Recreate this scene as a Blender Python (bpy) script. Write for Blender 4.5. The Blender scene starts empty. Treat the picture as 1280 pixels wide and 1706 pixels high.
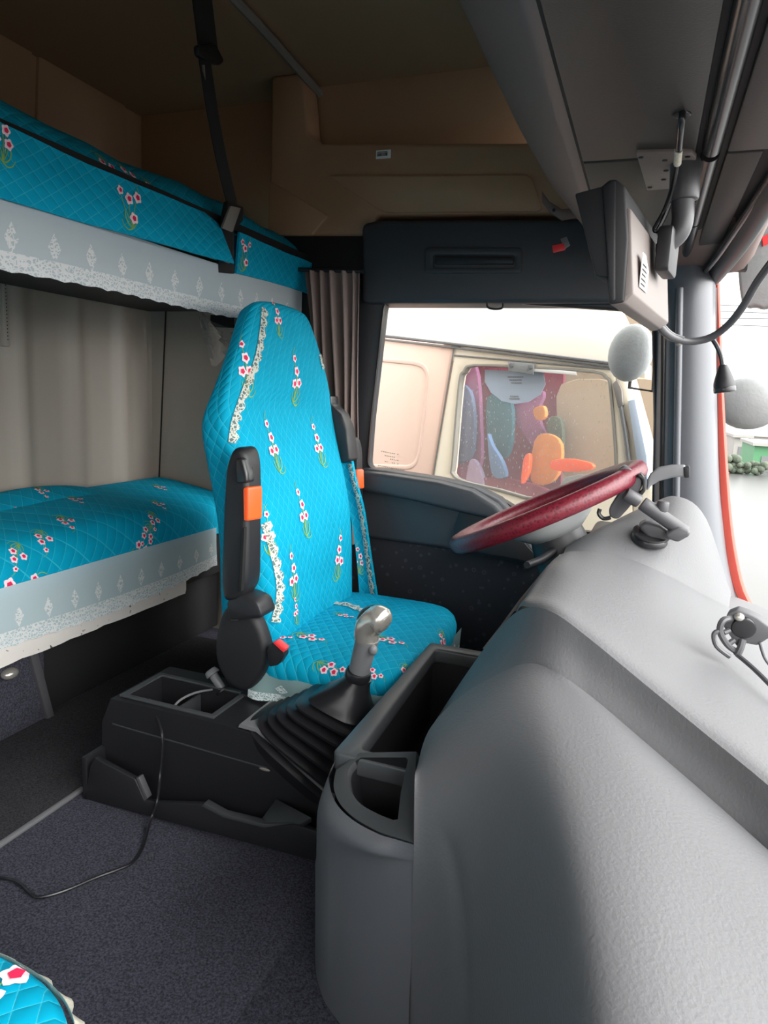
import bpy, bmesh, math, random
from mathutils import Vector, Matrix
from mathutils.bvhtree import BVHTree
random.seed(4)
PI = math.pi
scene = bpy.context.scene
COL = scene.collection

# ------------------------------------------------------------------ camera
FPX = 1150.0
CAMZ = 1.15
M = Matrix(((0.93425796, 0.101602, -0.34181735),
            (0.35370998, -0.14228788, 0.92446926),
            (0.04529146, -0.98459697, -0.16887122)))
CAMP = Vector((0, 0, CAMZ))
cd = bpy.data.cameras.new('camera')
cam = bpy.data.objects.new('camera', cd)
COL.objects.link(cam)
cd.sensor_fit = 'HORIZONTAL'
cd.sensor_width = 36.0
cd.lens = 36.0 * FPX / 1280.0
cd.clip_start = 0.02
cd.clip_end = 500
R_ = M @ Vector((1, 0, 0)); U_ = M @ Vector((0, -1, 0)); B_ = M @ Vector((0, 0, -1))
cam.matrix_world = Matrix(((R_.x, U_.x, B_.x, 0), (R_.y, U_.y, B_.y, 0), (R_.z, U_.z, B_.z, CAMZ), (0, 0, 0, 1)))
scene.camera = cam


def ray(px, py):
    return M @ Vector((px - 640.0, py - 853.0, FPX))


def P(px, py, X=None, Y=None, Z=None):
    """survey a point of the cab: where the sight line to a photo point meets a known plane"""
    r = ray(px, py)
    if X is not None: t = X / r.x
    elif Y is not None: t = Y / r.y
    else: t = (Z - CAMZ) / r.z
    return CAMP + r * t


def PP(px, py, o, n):
    r = ray(px, py)
    return CAMP + r * ((o - CAMP).dot(n) / r.dot(n))


# ------------------------------------------------------------------ materials
def s2l(c):
    return tuple((x / 12.92 if x <= 0.04045 else ((x + 0.055) / 1.055) ** 2.4) for x in c)


def rgb(r, g, b):
    return s2l((r / 255, g / 255, b / 255)) + (1.0,)


class NT:
    def __init__(self, name):
        self.m = bpy.data.materials.new(name)
        self.m.use_nodes = True
        self.t = self.m.node_tree
        self.t.nodes.clear()
        self.out = self.n('ShaderNodeOutputMaterial')

    def n(self, typ, **kw):
        nd = self.t.nodes.new(typ)
        for k, v in kw.items():
            setattr(nd, k, v)
        return nd

    def l(self, a, b):
        self.t.links.new(a, b)

    def math(self, op, a, b=None):
        nd = self.n('ShaderNodeMath', operation=op)
        for i, x in enumerate((a, b)):
            if x is None: continue
            if isinstance(x, (int, float)): nd.inputs[i].default_value = x
            else: self.l(x, nd.inputs[i])
        return nd.outputs[0]

    def mix(self, f, a, b):
        nd = self.n('ShaderNodeMix', data_type='RGBA')
        if isinstance(f, (int, float)): nd.inputs[0].default_value = f
        else: self.l(f, nd.inputs[0])
        for i, x in ((6, a), (7, b)):
            if isinstance(x, tuple): nd.inputs[i].default_value = x
            else: self.l(x, nd.inputs[i])
        return nd.outputs[2]


def plastic(name, col, rough=0.5, grain=0.0, gscale=500, spec=0.5, metal=0.0, var=0.0, vscale=8, coat=0.0):
    k = NT(name)
    b = k.n('ShaderNodeBsdfPrincipled')
    k.l(b.outputs[0], k.out.inputs[0])
    b.inputs['Base Color'].default_value = col
    b.inputs['Roughness'].default_value = rough
    b.inputs['Metallic'].default_value = metal
    b.inputs['Specular IOR Level'].default_value = spec
    b.inputs['Coat Weight'].default_value = coat
    tc = k.n('ShaderNodeTexCoord')
    if var:
        nz = k.n('ShaderNodeTexNoise'); nz.inputs['Scale'].default_value = vscale; nz.inputs['Detail'].default_value = 5
        k.l(tc.outputs['Object'], nz.inputs['Vector'])
        d = tuple(c * (1 - var) for c in col[:3]) + (1,); u = tuple(min(1, c * (1 + var)) for c in col[:3]) + (1,)
        k.l(k.mix(nz.outputs['Fac'], d, u), b.inputs['Base Color'])
    if grain:
        nz = k.n('ShaderNodeTexNoise'); nz.inputs['Scale'].default_value = gscale; nz.inputs['Detail'].default_value = 2
        k.l(tc.outputs['Object'], nz.inputs['Vector'])
        bp = k.n('ShaderNodeBump'); bp.inputs['Strength'].default_value = grain; bp.inputs['Distance'].default_value = 0.001
        k.l(nz.outputs['Fac'], bp.inputs['Height'])
        k.l(bp.outputs[0], b.inputs['Normal'])
    return k.m


def quilt(name, col, line, cell=0.026, mode='diamond'):
    k = NT(name)
    b = k.n('ShaderNodeBsdfPrincipled')
    k.l(b.outputs[0], k.out.inputs[0])
    b.inputs['Roughness'].default_value = 0.75
    b.inputs['Specular IOR Level'].default_value = 0.12
    uv = k.n('ShaderNodeUVMap')
    sp = k.n('ShaderNodeSeparateXYZ'); k.l(uv.outputs[0], sp.inputs[0])
    u, v = sp.outputs[0], sp.outputs[1]
    v2 = k.math('MULTIPLY', v, 0.72)
    if mode == 'diamond':
        a = k.math('DIVIDE', k.math('ADD', u, v2), cell); c = k.math('DIVIDE', k.math('SUBTRACT', u, v2), cell)
    else:
        a = k.math('DIVIDE', k.math('SUBTRACT', v, k.math('MULTIPLY', u, 0.75)), cell); c = k.math('DIVIDE', k.math('ADD', v, k.math('MULTIPLY', u, 0.9)), cell * 2.6)

    def puff(x):
        return k.math('ABSOLUTE', k.math('SINE', k.math('MULTIPLY', x, PI)))
    pa, pc = puff(a), puff(c)
    h = k.math('MULTIPLY', k.math('POWER', pa, 0.5), k.math('POWER', pc, 0.5))
    mn = k.math('MINIMUM', pa, pc)
    ln = k.n('ShaderNodeMapRange'); ln.inputs[1].default_value = 0.03; ln.inputs[2].default_value = 0.13
    ln.inputs[3].default_value = 1.0; ln.inputs[4].default_value = 0.0
    k.l(mn, ln.inputs[0])
    tc = k.n('ShaderNodeTexCoord')
    nz = k.n('ShaderNodeTexNoise'); nz.inputs['Scale'].default_value = 9; nz.inputs['Detail'].default_value = 4
    k.l(tc.outputs['Object'], nz.inputs['Vector'])
    base = k.mix(nz.outputs['Fac'], tuple(x * 0.86 for x in col[:3]) + (1,), tuple(min(1, x * 1.14) for x in col[:3]) + (1,))
    k.l(k.mix(k.math('MULTIPLY', ln.outputs[0], 0.38 if mode == 'diamond' else 0.6), base, line), b.inputs['Base Color'])
    bp = k.n('ShaderNodeBump'); bp.inputs['Strength'].default_value = 0.5; bp.inputs['Distance'].default_value = 0.004
    k.l(h, bp.inputs['Height'])
    k.l(bp.outputs[0], b.inputs['Normal'])
    return k.m


def lace(name, col, ground, vmax, alpha=0.9):
    """embroidered voile: UV v runs 0 (hem) .. vmax (top edge)"""
    k = NT(name)
    b = k.n('ShaderNodeBsdfPrincipled')
    b.inputs['Roughness'].default_value = 0.7
    b.inputs['Specular IOR Level'].default_value = 0.3
    tr = k.n('ShaderNodeBsdfTransparent')
    tl = k.n('ShaderNodeBsdfTranslucent')
    uv = k.n('ShaderNodeUVMap')
    sp = k.n('ShaderNodeSeparateXYZ'); k.l(uv.outputs[0], sp.inputs[0])
    u, v = sp.outputs[0], sp.outputs[1]
    # scroll ornament near the hem, leaf motifs above it
    vo = k.n('ShaderNodeTexVoronoi', feature='DISTANCE_TO_EDGE'); vo.inputs['Scale'].default_value = 120
    k.l(uv.outputs[0], vo.inputs['Vector'])
    wv = k.n('ShaderNodeTexWave', wave_type='RINGS'); wv.inputs['Scale'].default_value = 26; wv.inputs['Distortion'].default_value = 9; wv.inputs['Detail'].default_value = 1.5
    wv.inputs['Detail Scale'].default_value = 3
    k.l(uv.outputs[0], wv.inputs['Vector'])
    e1 = k.math('LESS_THAN', vo.outputs['Distance'], 0.10)
    e2 = k.math('GREATER_THAN', wv.outputs['Fac'], 0.72)
    pat = k.math('MAXIMUM', e1, e2)
    cellu = k.math('SUBTRACT', k.math('FRACT', k.math('DIVIDE', u, 0.085)), 0.5)
    dm = k.math('ADD', k.math('MULTIPLY', k.math('ABSOLUTE', cellu), 0.16), k.math('ABSOLUTE', k.math('SUBTRACT', v, vmax * 0.47)))
    leafm = k.math('LESS_THAN', dm, 0.026)
    low = k.math('LESS_THAN', v, vmax * 0.28)
    zone = k.math('MAXIMUM', low, leafm)
    pat = k.math('MULTIPLY', pat, zone)
    colr = k.mix(pat, ground, col)
    k.l(colr, b.inputs['Base Color'])
    k.l(colr, tl.inputs[0])
    bp = k.n('ShaderNodeBump'); bp.inputs['Strength'].default_value = 0.6; bp.inputs['Distance'].default_value = 0.0015
    k.l(pat, bp.inputs['Height']); k.l(bp.outputs[0], b.inputs['Normal'])
    m1 = k.n('ShaderNodeMixShader'); m1.inputs[0].default_value = 0.25
    k.l(b.outputs[0], m1.inputs[1]); k.l(tl.outputs[0], m1.inputs[2])
    m2 = k.n('ShaderNodeMixShader')
    k.l(k.math('MAXIMUM', pat, alpha), m2.inputs[0])
    k.l(tr.outputs[0], m2.inputs[1]); k.l(m1.outputs[0], m2.inputs[2])
    k.l(m2.outputs[0], k.out.inputs[0])
    return k.m


def glass(name, tint=(0.93, 0.95, 0.95, 1), haze=0.0, drops=False, refl=0.5):
    k = NT(name)
    tr = k.n('ShaderNodeBsdfTransparent'); tr.inputs[0].default_value = tint
    gl = k.n('ShaderNodeBsdfGlossy'); gl.inputs['Roughness'].default_value = 0.04
    fr = k.n('ShaderNodeFresnel'); fr.inputs[0].default_value = 1.45
    mx = k.n('ShaderNodeMixShader')
    k.l(k.math('MULTIPLY', fr.outputs[0], refl), mx.inputs[0])
    k.l(tr.outputs[0], mx.inputs[1]); k.l(gl.outputs[0], mx.inputs[2])
    last = mx.outputs[0]
    if haze or drops:
        df = k.n('ShaderNodeBsdfDiffuse'); df.inputs[0].default_value = (0.8, 0.8, 0.8, 1)
        m2 = k.n('ShaderNodeMixShader')
        if drops:
            tc = k.n('ShaderNodeTexCoord')
            vo = k.n('ShaderNodeTexVoronoi'); vo.inputs['Scale'].default_value = 70
            mp = k.n('ShaderNodeMapping'); mp.inputs['Scale'].default_value = (1, 1, 0.45)
            k.l(tc.outputs['Object'], mp.inputs[0]); k.l(mp.outputs[0], vo.inputs['Vector'])
            d = k.math('LESS_THAN', vo.outputs['Distance'], 0.16)
            k.l(k.math('ADD', k.math('MULTIPLY', d, 0.22), haze), m2.inputs[0])
        else:
            m2.inputs[0].default_value = haze
        k.l(last, m2.inputs[1]); k.l(df.outputs[0], m2.inputs[2])
        last = m2.outputs[0]
    k.l(last, k.out.inputs[0])
    return k.m


def carpet(name, c1, c2, scale=260, bump=0.8):
    k = NT(name)
    b = k.n('ShaderNodeBsdfPrincipled'); k.l(b.outputs[0], k.out.inputs[0])
    b.inputs['Roughness'].default_value = 0.95; b.inputs['Specular IOR Level'].default_value = 0.1
    tc = k.n('ShaderNodeTexCoord')
    nz = k.n('ShaderNodeTexNoise'); nz.inputs['Scale'].default_value = scale; nz.inputs['Detail'].default_value = 3; nz.inputs['Roughness'].default_value = 0.75
    k.l(tc.outputs['Object'], nz.inputs['Vector'])
    mr = k.n('ShaderNodeMapRange'); mr.inputs[1].default_value = 0.36; mr.inputs[2].default_value = 0.66
    k.l(nz.outputs['Fac'], mr.inputs[0])
    n2 = k.n('ShaderNodeTexNoise'); n2.inputs['Scale'].default_value = 5
    k.l(tc.outputs['Object'], n2.inputs['Vector'])
    f = k.math('ADD', k.math('MULTIPLY', mr.outputs[0], 0.8), k.math('MULTIPLY', n2.outputs['Fac'], 0.2))
    k.l(k.mix(f, c1, c2), b.inputs['Base Color'])
    bp = k.n('ShaderNodeBump'); bp.inputs['Strength'].default_value = bump; bp.inputs['Distance'].default_value = 0.002
    k.l(nz.outputs['Fac'], bp.inputs['Height']); k.l(bp.outputs[0], b.inputs['Normal'])
    return k.m


def dotcloth(name, c1, c2):
    k = NT(name)
    b = k.n('ShaderNodeBsdfPrincipled'); k.l(b.outputs[0], k.out.inputs[0])
    b.inputs['Roughness'].default_value = 0.9
    tc = k.n('ShaderNodeTexCoord')
    vo = k.n('ShaderNodeTexVoronoi', feature='F1'); vo.inputs['Scale'].default_value = 42; vo.inputs['Randomness'].default_value = 0.55
    k.l(tc.outputs['Object'], vo.inputs['Vector'])
    r = k.math('ABSOLUTE', k.math('SUBTRACT', vo.outputs['Distance'], 0.30))
    k.l(k.mix(k.math('LESS_THAN', r, 0.05), c1, c2), b.inputs['Base Color'])
    return k.m


def leather(name, col):
    k = NT(name)
    b = k.n('ShaderNodeBsdfPrincipled'); k.l(b.outputs[0], k.out.inputs[0])
    b.inputs['Base Color'].default_value = col; b.inputs['Roughness'].default_value = 0.38
    tc = k.n('ShaderNodeTexCoord')
    vo = k.n('ShaderNodeTexVoronoi'); vo.inputs['Scale'].default_value = 170
    k.l(tc.outputs['Object'], vo.inputs['Vector'])
    k.l(k.mix(k.math('LESS_THAN', vo.outputs['Distance'], 0.35), col, tuple(c * 0.55 for c in col[:3]) + (1,)), b.inputs['Base Color'])
    bp = k.n('ShaderNodeBump'); bp.inputs['Strength'].default_value = 0.3; bp.inputs['Distance'].default_value = 0.0012
    k.l(vo.outputs['Distance'], bp.inputs['Height']); k.l(bp.outputs[0], b.inputs['Normal'])
    return k.m


def chipped(name, c1, c2):
    k = NT(name)
    b = k.n('ShaderNodeBsdfPrincipled'); k.l(b.outputs[0], k.out.inputs[0])
    b.inputs['Roughness'].default_value = 0.7
    tc = k.n('ShaderNodeTexCoord')
    nz = k.n('ShaderNodeTexNoise'); nz.inputs['Scale'].default_value = 38; nz.inputs['Detail'].default_value = 4
    k.l(tc.outputs['Object'], nz.inputs['Vector'])
    k.l(k.mix(k.math('GREATER_THAN', nz.outputs['Fac'], 0.67), c1, c2), b.inputs['Base Color'])
    return k.m


MT = dict(
    dash=plastic('dash_plastic', rgb(97, 97, 99), 0.56, 0.5, 260),
    dashdark=plastic('dash_dark_plastic', rgb(94, 95, 99), 0.45, 0.2, 400),
    rim=plastic('tray_rim_plastic', rgb(64, 66, 68), 0.42),
    black=plastic('black_plastic', rgb(31, 31, 34), 0.45),
    blacks=plastic('black_soft', rgb(25, 25, 28), 0.6),
    deep=plastic('deep_black', rgb(22, 22, 24), 0.75),
    gloss=plastic('black_gloss', rgb(44, 44, 46), 0.22),
    rubber=plastic('black_rubber', rgb(32, 32, 35), 0.28),
    strap=plastic('webbing', rgb(34, 31, 30), 0.8, 0.5, 900),
    overhead=plastic('overhead_plastic', rgb(54, 51, 48), 0.5, 0.25, 450),
    overedge=plastic('overhead_edge', rgb(112, 92, 86), 0.5, 0.2, 450),
    groove=plastic('groove_black', rgb(14, 14, 14), 0.7),
    head=plastic('headliner_plastic', rgb(172, 138, 108), 0.42, 0.15, 300, var=0.05, vscale=3),
    headc=plastic('ceiling_cloth', rgb(150, 122, 92), 0.9, 0.3, 600),
    backw=plastic('rear_wall_plastic', rgb(178, 168, 156), 0.45, 0.1, 300, var=0.05, vscale=2),
    rail=plastic('rail_grey', rgb(130, 124, 118), 0.5),
    pillar=plastic('pillar_plastic', rgb(92, 94, 99), 0.36, 0.15, 400),
    doorp=plastic('door_plastic', rgb(58, 60, 64), 0.45, 0.2, 400),
    doorcloth=dotcloth('door_cloth', rgb(34, 34, 40), rgb(54, 53, 62)),
    carpet=carpet('floor_carpet', rgb(36, 36, 42), rgb(90, 90, 102)),
    mat=carpet('dark_mat', rgb(34, 33, 35), rgb(66, 65, 68), 300, 0.5),
    quilt=quilt('turquoise_quilt', rgb(0, 158, 192), rgb(90, 215, 232)),
    quiltb=quilt('turquoise_bunk_quilt', rgb(0, 158, 192), rgb(60, 195, 218), 0.036, 'stripe'),
    lacewhite=lace('white_lace', rgb(250, 251, 251), rgb(216, 226, 231), 0.12, 0.93),
    lacegrey=lace('pale_lace', rgb(246, 250, 250), rgb(206, 226, 231), 0.15, 0.92),
    laceskirt=lace('seat_lace', rgb(235, 245, 245), rgb(150, 180, 180), 0.15, 0.85),
    trim=plastic('cream_lace', rgb(204, 200, 184), 0.8, 1.0, 260, var=0.35, vscale=320),
    trimlace=lace('trim_lace', rgb(232, 228, 212), rgb(150, 152, 138), 0.08, 0.6),
    board=chipped('cream_board', rgb(228, 222, 216), rgb(90, 84, 80)),
    petal=plastic('petal_thread', rgb(252, 226, 232), 0.7),
    core=plastic('core_thread', rgb(222, 32, 84), 0.7),
    stem=plastic('stem_thread', rgb(128, 176, 92), 0.7),
    orange=plastic('orange_plastic', rgb(255, 96, 40), 0.35),
    red=plastic('red_plastic', rgb(236, 58, 62), 0.35),
    curtain=plastic('curtain_cloth', rgb(146, 128, 122), 0.85, 0.3, 500),
    wheel=leather('maroon_leather', rgb(104, 26, 40)),
    whub=plastic('wheel_hub', rgb(150, 152, 152), 0.4),
    chrome=plastic('silver_plastic', rgb(205, 200, 190), 0.25, metal=0.7),
    greyp=plastic('grey_plastic', rgb(118, 118, 120), 0.4),
    mount=plastic('mount_plastic', rgb(78, 77, 80), 0.38),
    steel=plastic('bare_steel', rgb(122, 112, 108), 0.5),
    paper=plastic('white_label', rgb(238, 236, 232), 0.7),
    ink=plastic('label_ink', rgb(40, 38, 38), 0.8),
    redpaint=plastic('red_paint', rgb(206, 88, 76), 0.6, spec=0.2),
    glass=glass('cab_glass', refl=0.08),
    nglass=glass('wet_glass', (0.93, 0.93, 0.93, 1), 0.13, True, 0.25),
    film=glass('clear_film', (0.95, 0.95, 0.95, 1), 0.10),
    npaint=plastic('champagne_paint', rgb(232, 200, 184), 0.35, coat=0.3),
    ncream=plastic('cream_paint', rgb(240, 228, 206), 0.4, coat=0.3),
    nwhite=plastic('pale_roof_paint', rgb(244, 234, 220), 0.4, coat=0.3),
    maroon=plastic('maroon_cloth', rgb(122, 42, 66), 0.8, var=0.2, vscale=20),
    nblue=plastic('blue_cloth', rgb(96, 130, 172), 0.8, var=0.2, vscale=20),
    teal=plastic('teal_cloth', rgb(44, 96, 110), 0.8, var=0.2, vscale=20),
    plum=plastic('plum_cloth', rgb(134, 78, 116), 0.8, var=0.2, vscale=20),
    slate=plastic('slate_cloth', rgb(84, 98, 128), 0.8, var=0.2, vscale=20),
    lilac=plastic('lilac_cloth', rgb(156, 140, 172), 0.8, var=0.2, vscale=20),
    ochre=plastic('ochre_cloth', rgb(206, 130, 60), 0.8, var=0.2, vscale=20),
    tan=plastic('tan_panel', rgb(166, 150, 130), 0.7),
    discgrey=plastic('grey_cover', rgb(138, 141, 141), 0.5, 0.6, 120, var=0.12, vscale=40),
    nmirror=plastic('mirror_cover', rgb(176, 180, 180), 0.4, 0.6, 120, var=0.12, vscale=40),
    nseal=plastic('pale_seal', rgb(150, 146, 138), 0.6),
    sticker=plastic('pale_film', rgb(176, 188, 204), 0.6),
    ground=plastic('wet_concrete', rgb(80, 80, 79), 0.3, 0.0, var=0.14, vscale=0.9),
    shed=plastic('pale_wall', rgb(160, 157, 152), 0.7),
    shedgreen=plastic('green_sheet', rgb(84, 140, 100), 0.6),
    shedred=plastic('red_roof', rgb(190, 120, 112), 0.7),
    leafg=plastic('shrub_leaf', rgb(84, 92, 78), 0.9, var=0.3, vscale=6),
    tyre=plastic('tyre', rgb(40, 40, 42), 0.8),
)


# ------------------------------------------------------------------ mesh helpers
class MB:
    def __init__(self):
        self.v = []; self.f = []; self.mi = []; self.uv = []

    def add(self, vs, fs, mi=0, uvs=None):
        b = len(self.v)
        self.v += [Vector(x) for x in vs]
        self.uv += list(uvs) if uvs else [(0, 0)] * len(vs)
        self.f += [tuple(b + i for i in f) for f in fs]
        self.mi += [mi] * len(fs)
        return self

    def box(self, lo, hi, mi=0):
        (a, b, c), (d, e, f) = lo, hi
        return self.add([(a, b, c), (d, b, c), (d, e, c), (a, e, c), (a, b, f), (d, b, f), (d, e, f), (a, e, f)],
                        [(0, 3, 2, 1), (4, 5, 6, 7), (0, 1, 5, 4), (1, 2, 6, 5), (2, 3, 7, 6), (3, 0, 4, 7)], mi)

    def prism(self, pts, off, mi=0):
        n = len(pts); off = Vector(off)
        pts = [Vector(p) for p in pts]
        vs = pts + [p + off for p in pts]
        fs = [tuple(range(n))[::-1], tuple(range(n, 2 * n))] + [(i, (i + 1) % n, n + (i + 1) % n, n + i) for i in range(n)]
        return self.add(vs, fs, mi)

    def grid(self, rows, mi=0, thick=None, uvs=None):
        """rows of points; thick = vector or None"""
        nr, nc = len(rows), len(rows[0])
        vs = [p for r in rows for p in r]
        if uvs is None:
            uvs = []
            for i, r in enumerate(rows):
                u = 0
                for j, p in enumerate(r):
                    if j: u += (Vector(p) - Vector(r[j - 1])).length
                    uvs.append((u, 0))
            vv = [0.0] * nc
            for i in range(nr):
                for j in range(nc):
                    if i: vv[j] += (Vector(rows[i][j]) - Vector(rows[i - 1][j])).length
                    uvs[i * nc + j] = (uvs[i * nc + j][0], vv[j])
        fs = [(i * nc + j, i * nc + j + 1, (i + 1) * nc + j + 1, (i + 1) * nc + j) for i in range(nr - 1) for j in range(nc - 1)]
        if thick is None:
            return self.add(vs, fs, mi, uvs)
        t = Vector(thick)
        n = len(vs)
        vs2 = [Vector(p) + t for p in vs]
        f2 = [tuple(reversed([n + i for i in f])) for f in fs]
        edge = ([j for j in range(nc)] + [i * nc + nc - 1 for i in range(1, nr)] + [(nr - 1) * nc + j for j in range(nc - 2, -1, -1)] + [i * nc for i in range(nr - 2, 0, -1)])
        fe = [(edge[(q + 1) % len(edge)], edge[q], n + edge[q], n + edge[(q + 1) % len(edge)]) for q in range(len(edge))]
        return self.add(list(vs) + vs2, fs + f2 + fe, mi, list(uvs) + list(uvs))

    def loft(self, rings, mi=0, cap=True, closed=True):
        nr, nc = len(rings), len(rings[0])
        vs = [p for r in rings for p in r]
        uvs = []
        vacc = 0
        for i, r in enumerate(rings):
            if i:
                a = sum((Vector(q) for q in r), Vector()) / nc; b = sum((Vector(q) for q in rings[i - 1]), Vector()) / nc
                vacc += max((a - b).length, 1e-4)
            u = 0
            for j, p in enumerate(r):
                if j: u += (Vector(p) - Vector(r[j - 1])).length
                uvs.append((u, vacc))
        m = nc if closed else nc - 1
        fs = [(i * nc + j, i * nc + (j + 1) % nc, (i + 1) * nc + (j + 1) % nc, (i + 1) * nc + j) for i in range(nr - 1) for j in range(m)]
        if cap:
            fs += [tuple(range(nc))[::-1], tuple(range((nr - 1) * nc, nr * nc))]
        return self.add(vs, fs, mi, uvs)

    def tube(self, pts, r, seg=10, mi=0, smooth=4, closed=False):
        pts = [Vector(p) for p in pts]
        if smooth and len(pts) > 2: pts = catmull(pts, smooth, closed)
        n = len(pts)
        rings = []
        up = None
        for i, p in enumerate(pts):
            if closed: t = (pts[(i + 1) % n] - pts[i - 1]).normalized()
            else: t = (pts[min(i + 1, n - 1)] - pts[max(i - 1, 0)]).normalized()
            if up is None:
                a = Vector((0, 0, 1)) if abs(t.z) < 0.9 else Vector((1, 0, 0))
                up = (a - t * a.dot(t)).normalized()
            else:
                up = (up - t * up.dot(t)).normalized()
            s = t.cross(up)
            rr = r(i / max(1, n - 1)) if callable(r) else r
            rings.append([p + (up * math.cos(2 * PI * k / seg) + s * math.sin(2 * PI * k / seg)) * rr for k in range(seg)])
        if closed:
            rings.append(rings[0])
            return self.loft(rings, mi, cap=False)
        return self.loft(rings, mi)

    def ellipsoid(self, c, r, mi=0, nu=20, nv=12, axes=None):
        c = Vector(c)
        rings = []
        for i in range(nv + 1):
            th = PI * (0.001 + 0.998 * i / nv)
            ring = []
            for j in range(nu):
                ph = 2 * PI * j / nu
                q = Vector((r[0] * math.sin(th) * math.cos(ph), r[1] * math.sin(th) * math.sin(ph), r[2] * math.cos(th)))
                if axes: q = axes[0] * q.x + axes[1] * q.y + axes[2] * q.z
                ring.append(c + q)
            rings.append(ring)
        return self.loft(rings, mi)

    def cyl(self, a, b, r, seg=20, mi=0, r2=None):
        return self.tube([a, b], (lambda t: r + ((r2 if r2 is not None else r) - r) * t), seg, mi, 0)


def catmull(pts, k, closed=False):
    out = []
    n = len(pts)
    for i in range(n if closed else n - 1):
        if closed: p0, p1, p2, p3 = pts[i - 1], pts[i], pts[(i + 1) % n], pts[(i + 2) % n]
        else: p0, p1, p2, p3 = pts[max(0, i - 1)], pts[i], pts[i + 1], pts[min(n - 1, i + 2)]
        for s in range(k):
            t = s / k
            out.append(0.5 * ((2 * p1) + (p2 - p0) * t + (2 * p0 - 5 * p1 + 4 * p2 - p3) * t * t + (3 * p1 - p0 - 3 * p2 + p3) * t ** 3))
    if not closed: out.append(pts[-1].copy())
    return out


def smoothgrid(rows, k=5):
    r1 = [catmull([Vector(p) for p in r], k) for r in rows]
    cols = [catmull([r[j] for r in r1], k) for j in range(len(r1[0]))]
    return [[c[i] for c in cols] for i in range(len(cols[0]))]


def relax(g, it):
    nr, nc = len(g), len(g[0])
    for _ in range(it):
        h = [[p.copy() for p in r] for r in g]
        for i in range(1, nr - 1):
            for j in range(1, nc - 1):
                h[i][j] = g[i][j] * .5 + (g[i - 1][j] + g[i + 1][j] + g[i][j - 1] + g[i][j + 1]) * .125
        for j in range(1, nc - 1):
            h[0][j] = g[0][j]; h[-1][j] = g[-1][j] * .6 + (g[-1][j - 1] + g[-1][j + 1]) * .2
        g = h
    return g


def roundpoly(pts, rad, seg=5):
    """round the corners of a planar 3D polygon"""
    out = []
    n = len(pts)
    pts = [Vector(p) for p in pts]
    for i in range(n):
        a, b, c = pts[i - 1], pts[i], pts[(i + 1) % n]
        r = rad[i] if isinstance(rad, (list, tuple)) else rad
        la, lc = (a - b).length, (c - b).length
        d = min(r, la * 0.49, lc * 0.49)
        if d <= 1e-5: out.append(b); continue
        p, q = b + (a - b).normalized() * d, b + (c - b).normalized() * d
        for s in range(seg + 1):
            t = s / seg
            out.append(p * (1 - t) ** 2 + b * 2 * t * (1 - t) + q * t * t)
    return out


def resample(poly, n):
    L = [(poly[(i + 1) % len(poly)] - poly[i]).length for i in range(len(poly))]
    T = sum(L)
    out = []; i = 0; acc = 0
    for k in range(n):
        d = T * k / n
        while acc + L[i] < d and i < len(L) - 1:
            acc += L[i]; i += 1
        t = (d - acc) / max(L[i], 1e-9)
        out.append(poly[i].lerp(poly[(i + 1) % len(poly)], min(1, t)))
    return out


def ringprism(mb, outer, inner, off, mi=0):
    """plate with a hole: both planar loops; points matched by angle about the hole's centre"""
    outer = [Vector(p) for p in outer]; inner = [Vector(p) for p in inner]
    c = sum(inner, Vector()) / len(inner)
    nrm = Vector()
    for i in range(len(inner)): nrm += (inner[i] - c).cross(inner[(i + 1) % len(inner)] - c)
    nrm.normalize()
    e1 = (inner[0] - c).normalized(); e2 = nrm.cross(e1)

    def to2(p): d = p - c; return (d.dot(e1), d.dot(e2))

    def hit(poly, a):
        dx, dy = math.cos(a), math.sin(a)
        best = None
        for i in range(len(poly)):
            p, q = poly[i], poly[(i + 1) % len(poly)]
            ex, ey = q[0] - p[0], q[1] - p[1]
            det = dx * (-ey) + ex * dy
            if abs(det) < 1e-12: continue
            t = (p[0] * (-ey) + ex * p[1]) / det
            s = (dx * p[1] - dy * p[0]) / det
            if t > 0 and -1e-6 <= s <= 1 + 1e-6 and (best is None or t > best): best = t
        return best or 0.0
    o2 = [to2(p) for p in outer]; i2 = [to2(p) for p in inner]
    angs = sorted(set(round(math.atan2(y, x), 5) for x, y in o2 + i2))
    A = [c + (e1 * math.cos(a) + e2 * math.sin(a)) * hit(o2, a) for a in angs]
    B = [c + (e1 * math.cos(a) + e2 * math.sin(a)) * hit(i2, a) for a in angs]
    n = len(angs); off = Vector(off)
    vs = A + B + [p + off for p in A] + [p + off for p in B]
    fs = []
    for i in range(n):
        j = (i + 1) % n
        fs += [(i, j, n + j, n + i), (2 * n + j, 2 * n + i, 3 * n + i, 3 * n + j), (j, i, 2 * n + i, 2 * n + j), (n + i, n + j, 3 * n + j, 3 * n + i)]
    return mb.add(vs, fs, mi)


ORG = {}


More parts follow.
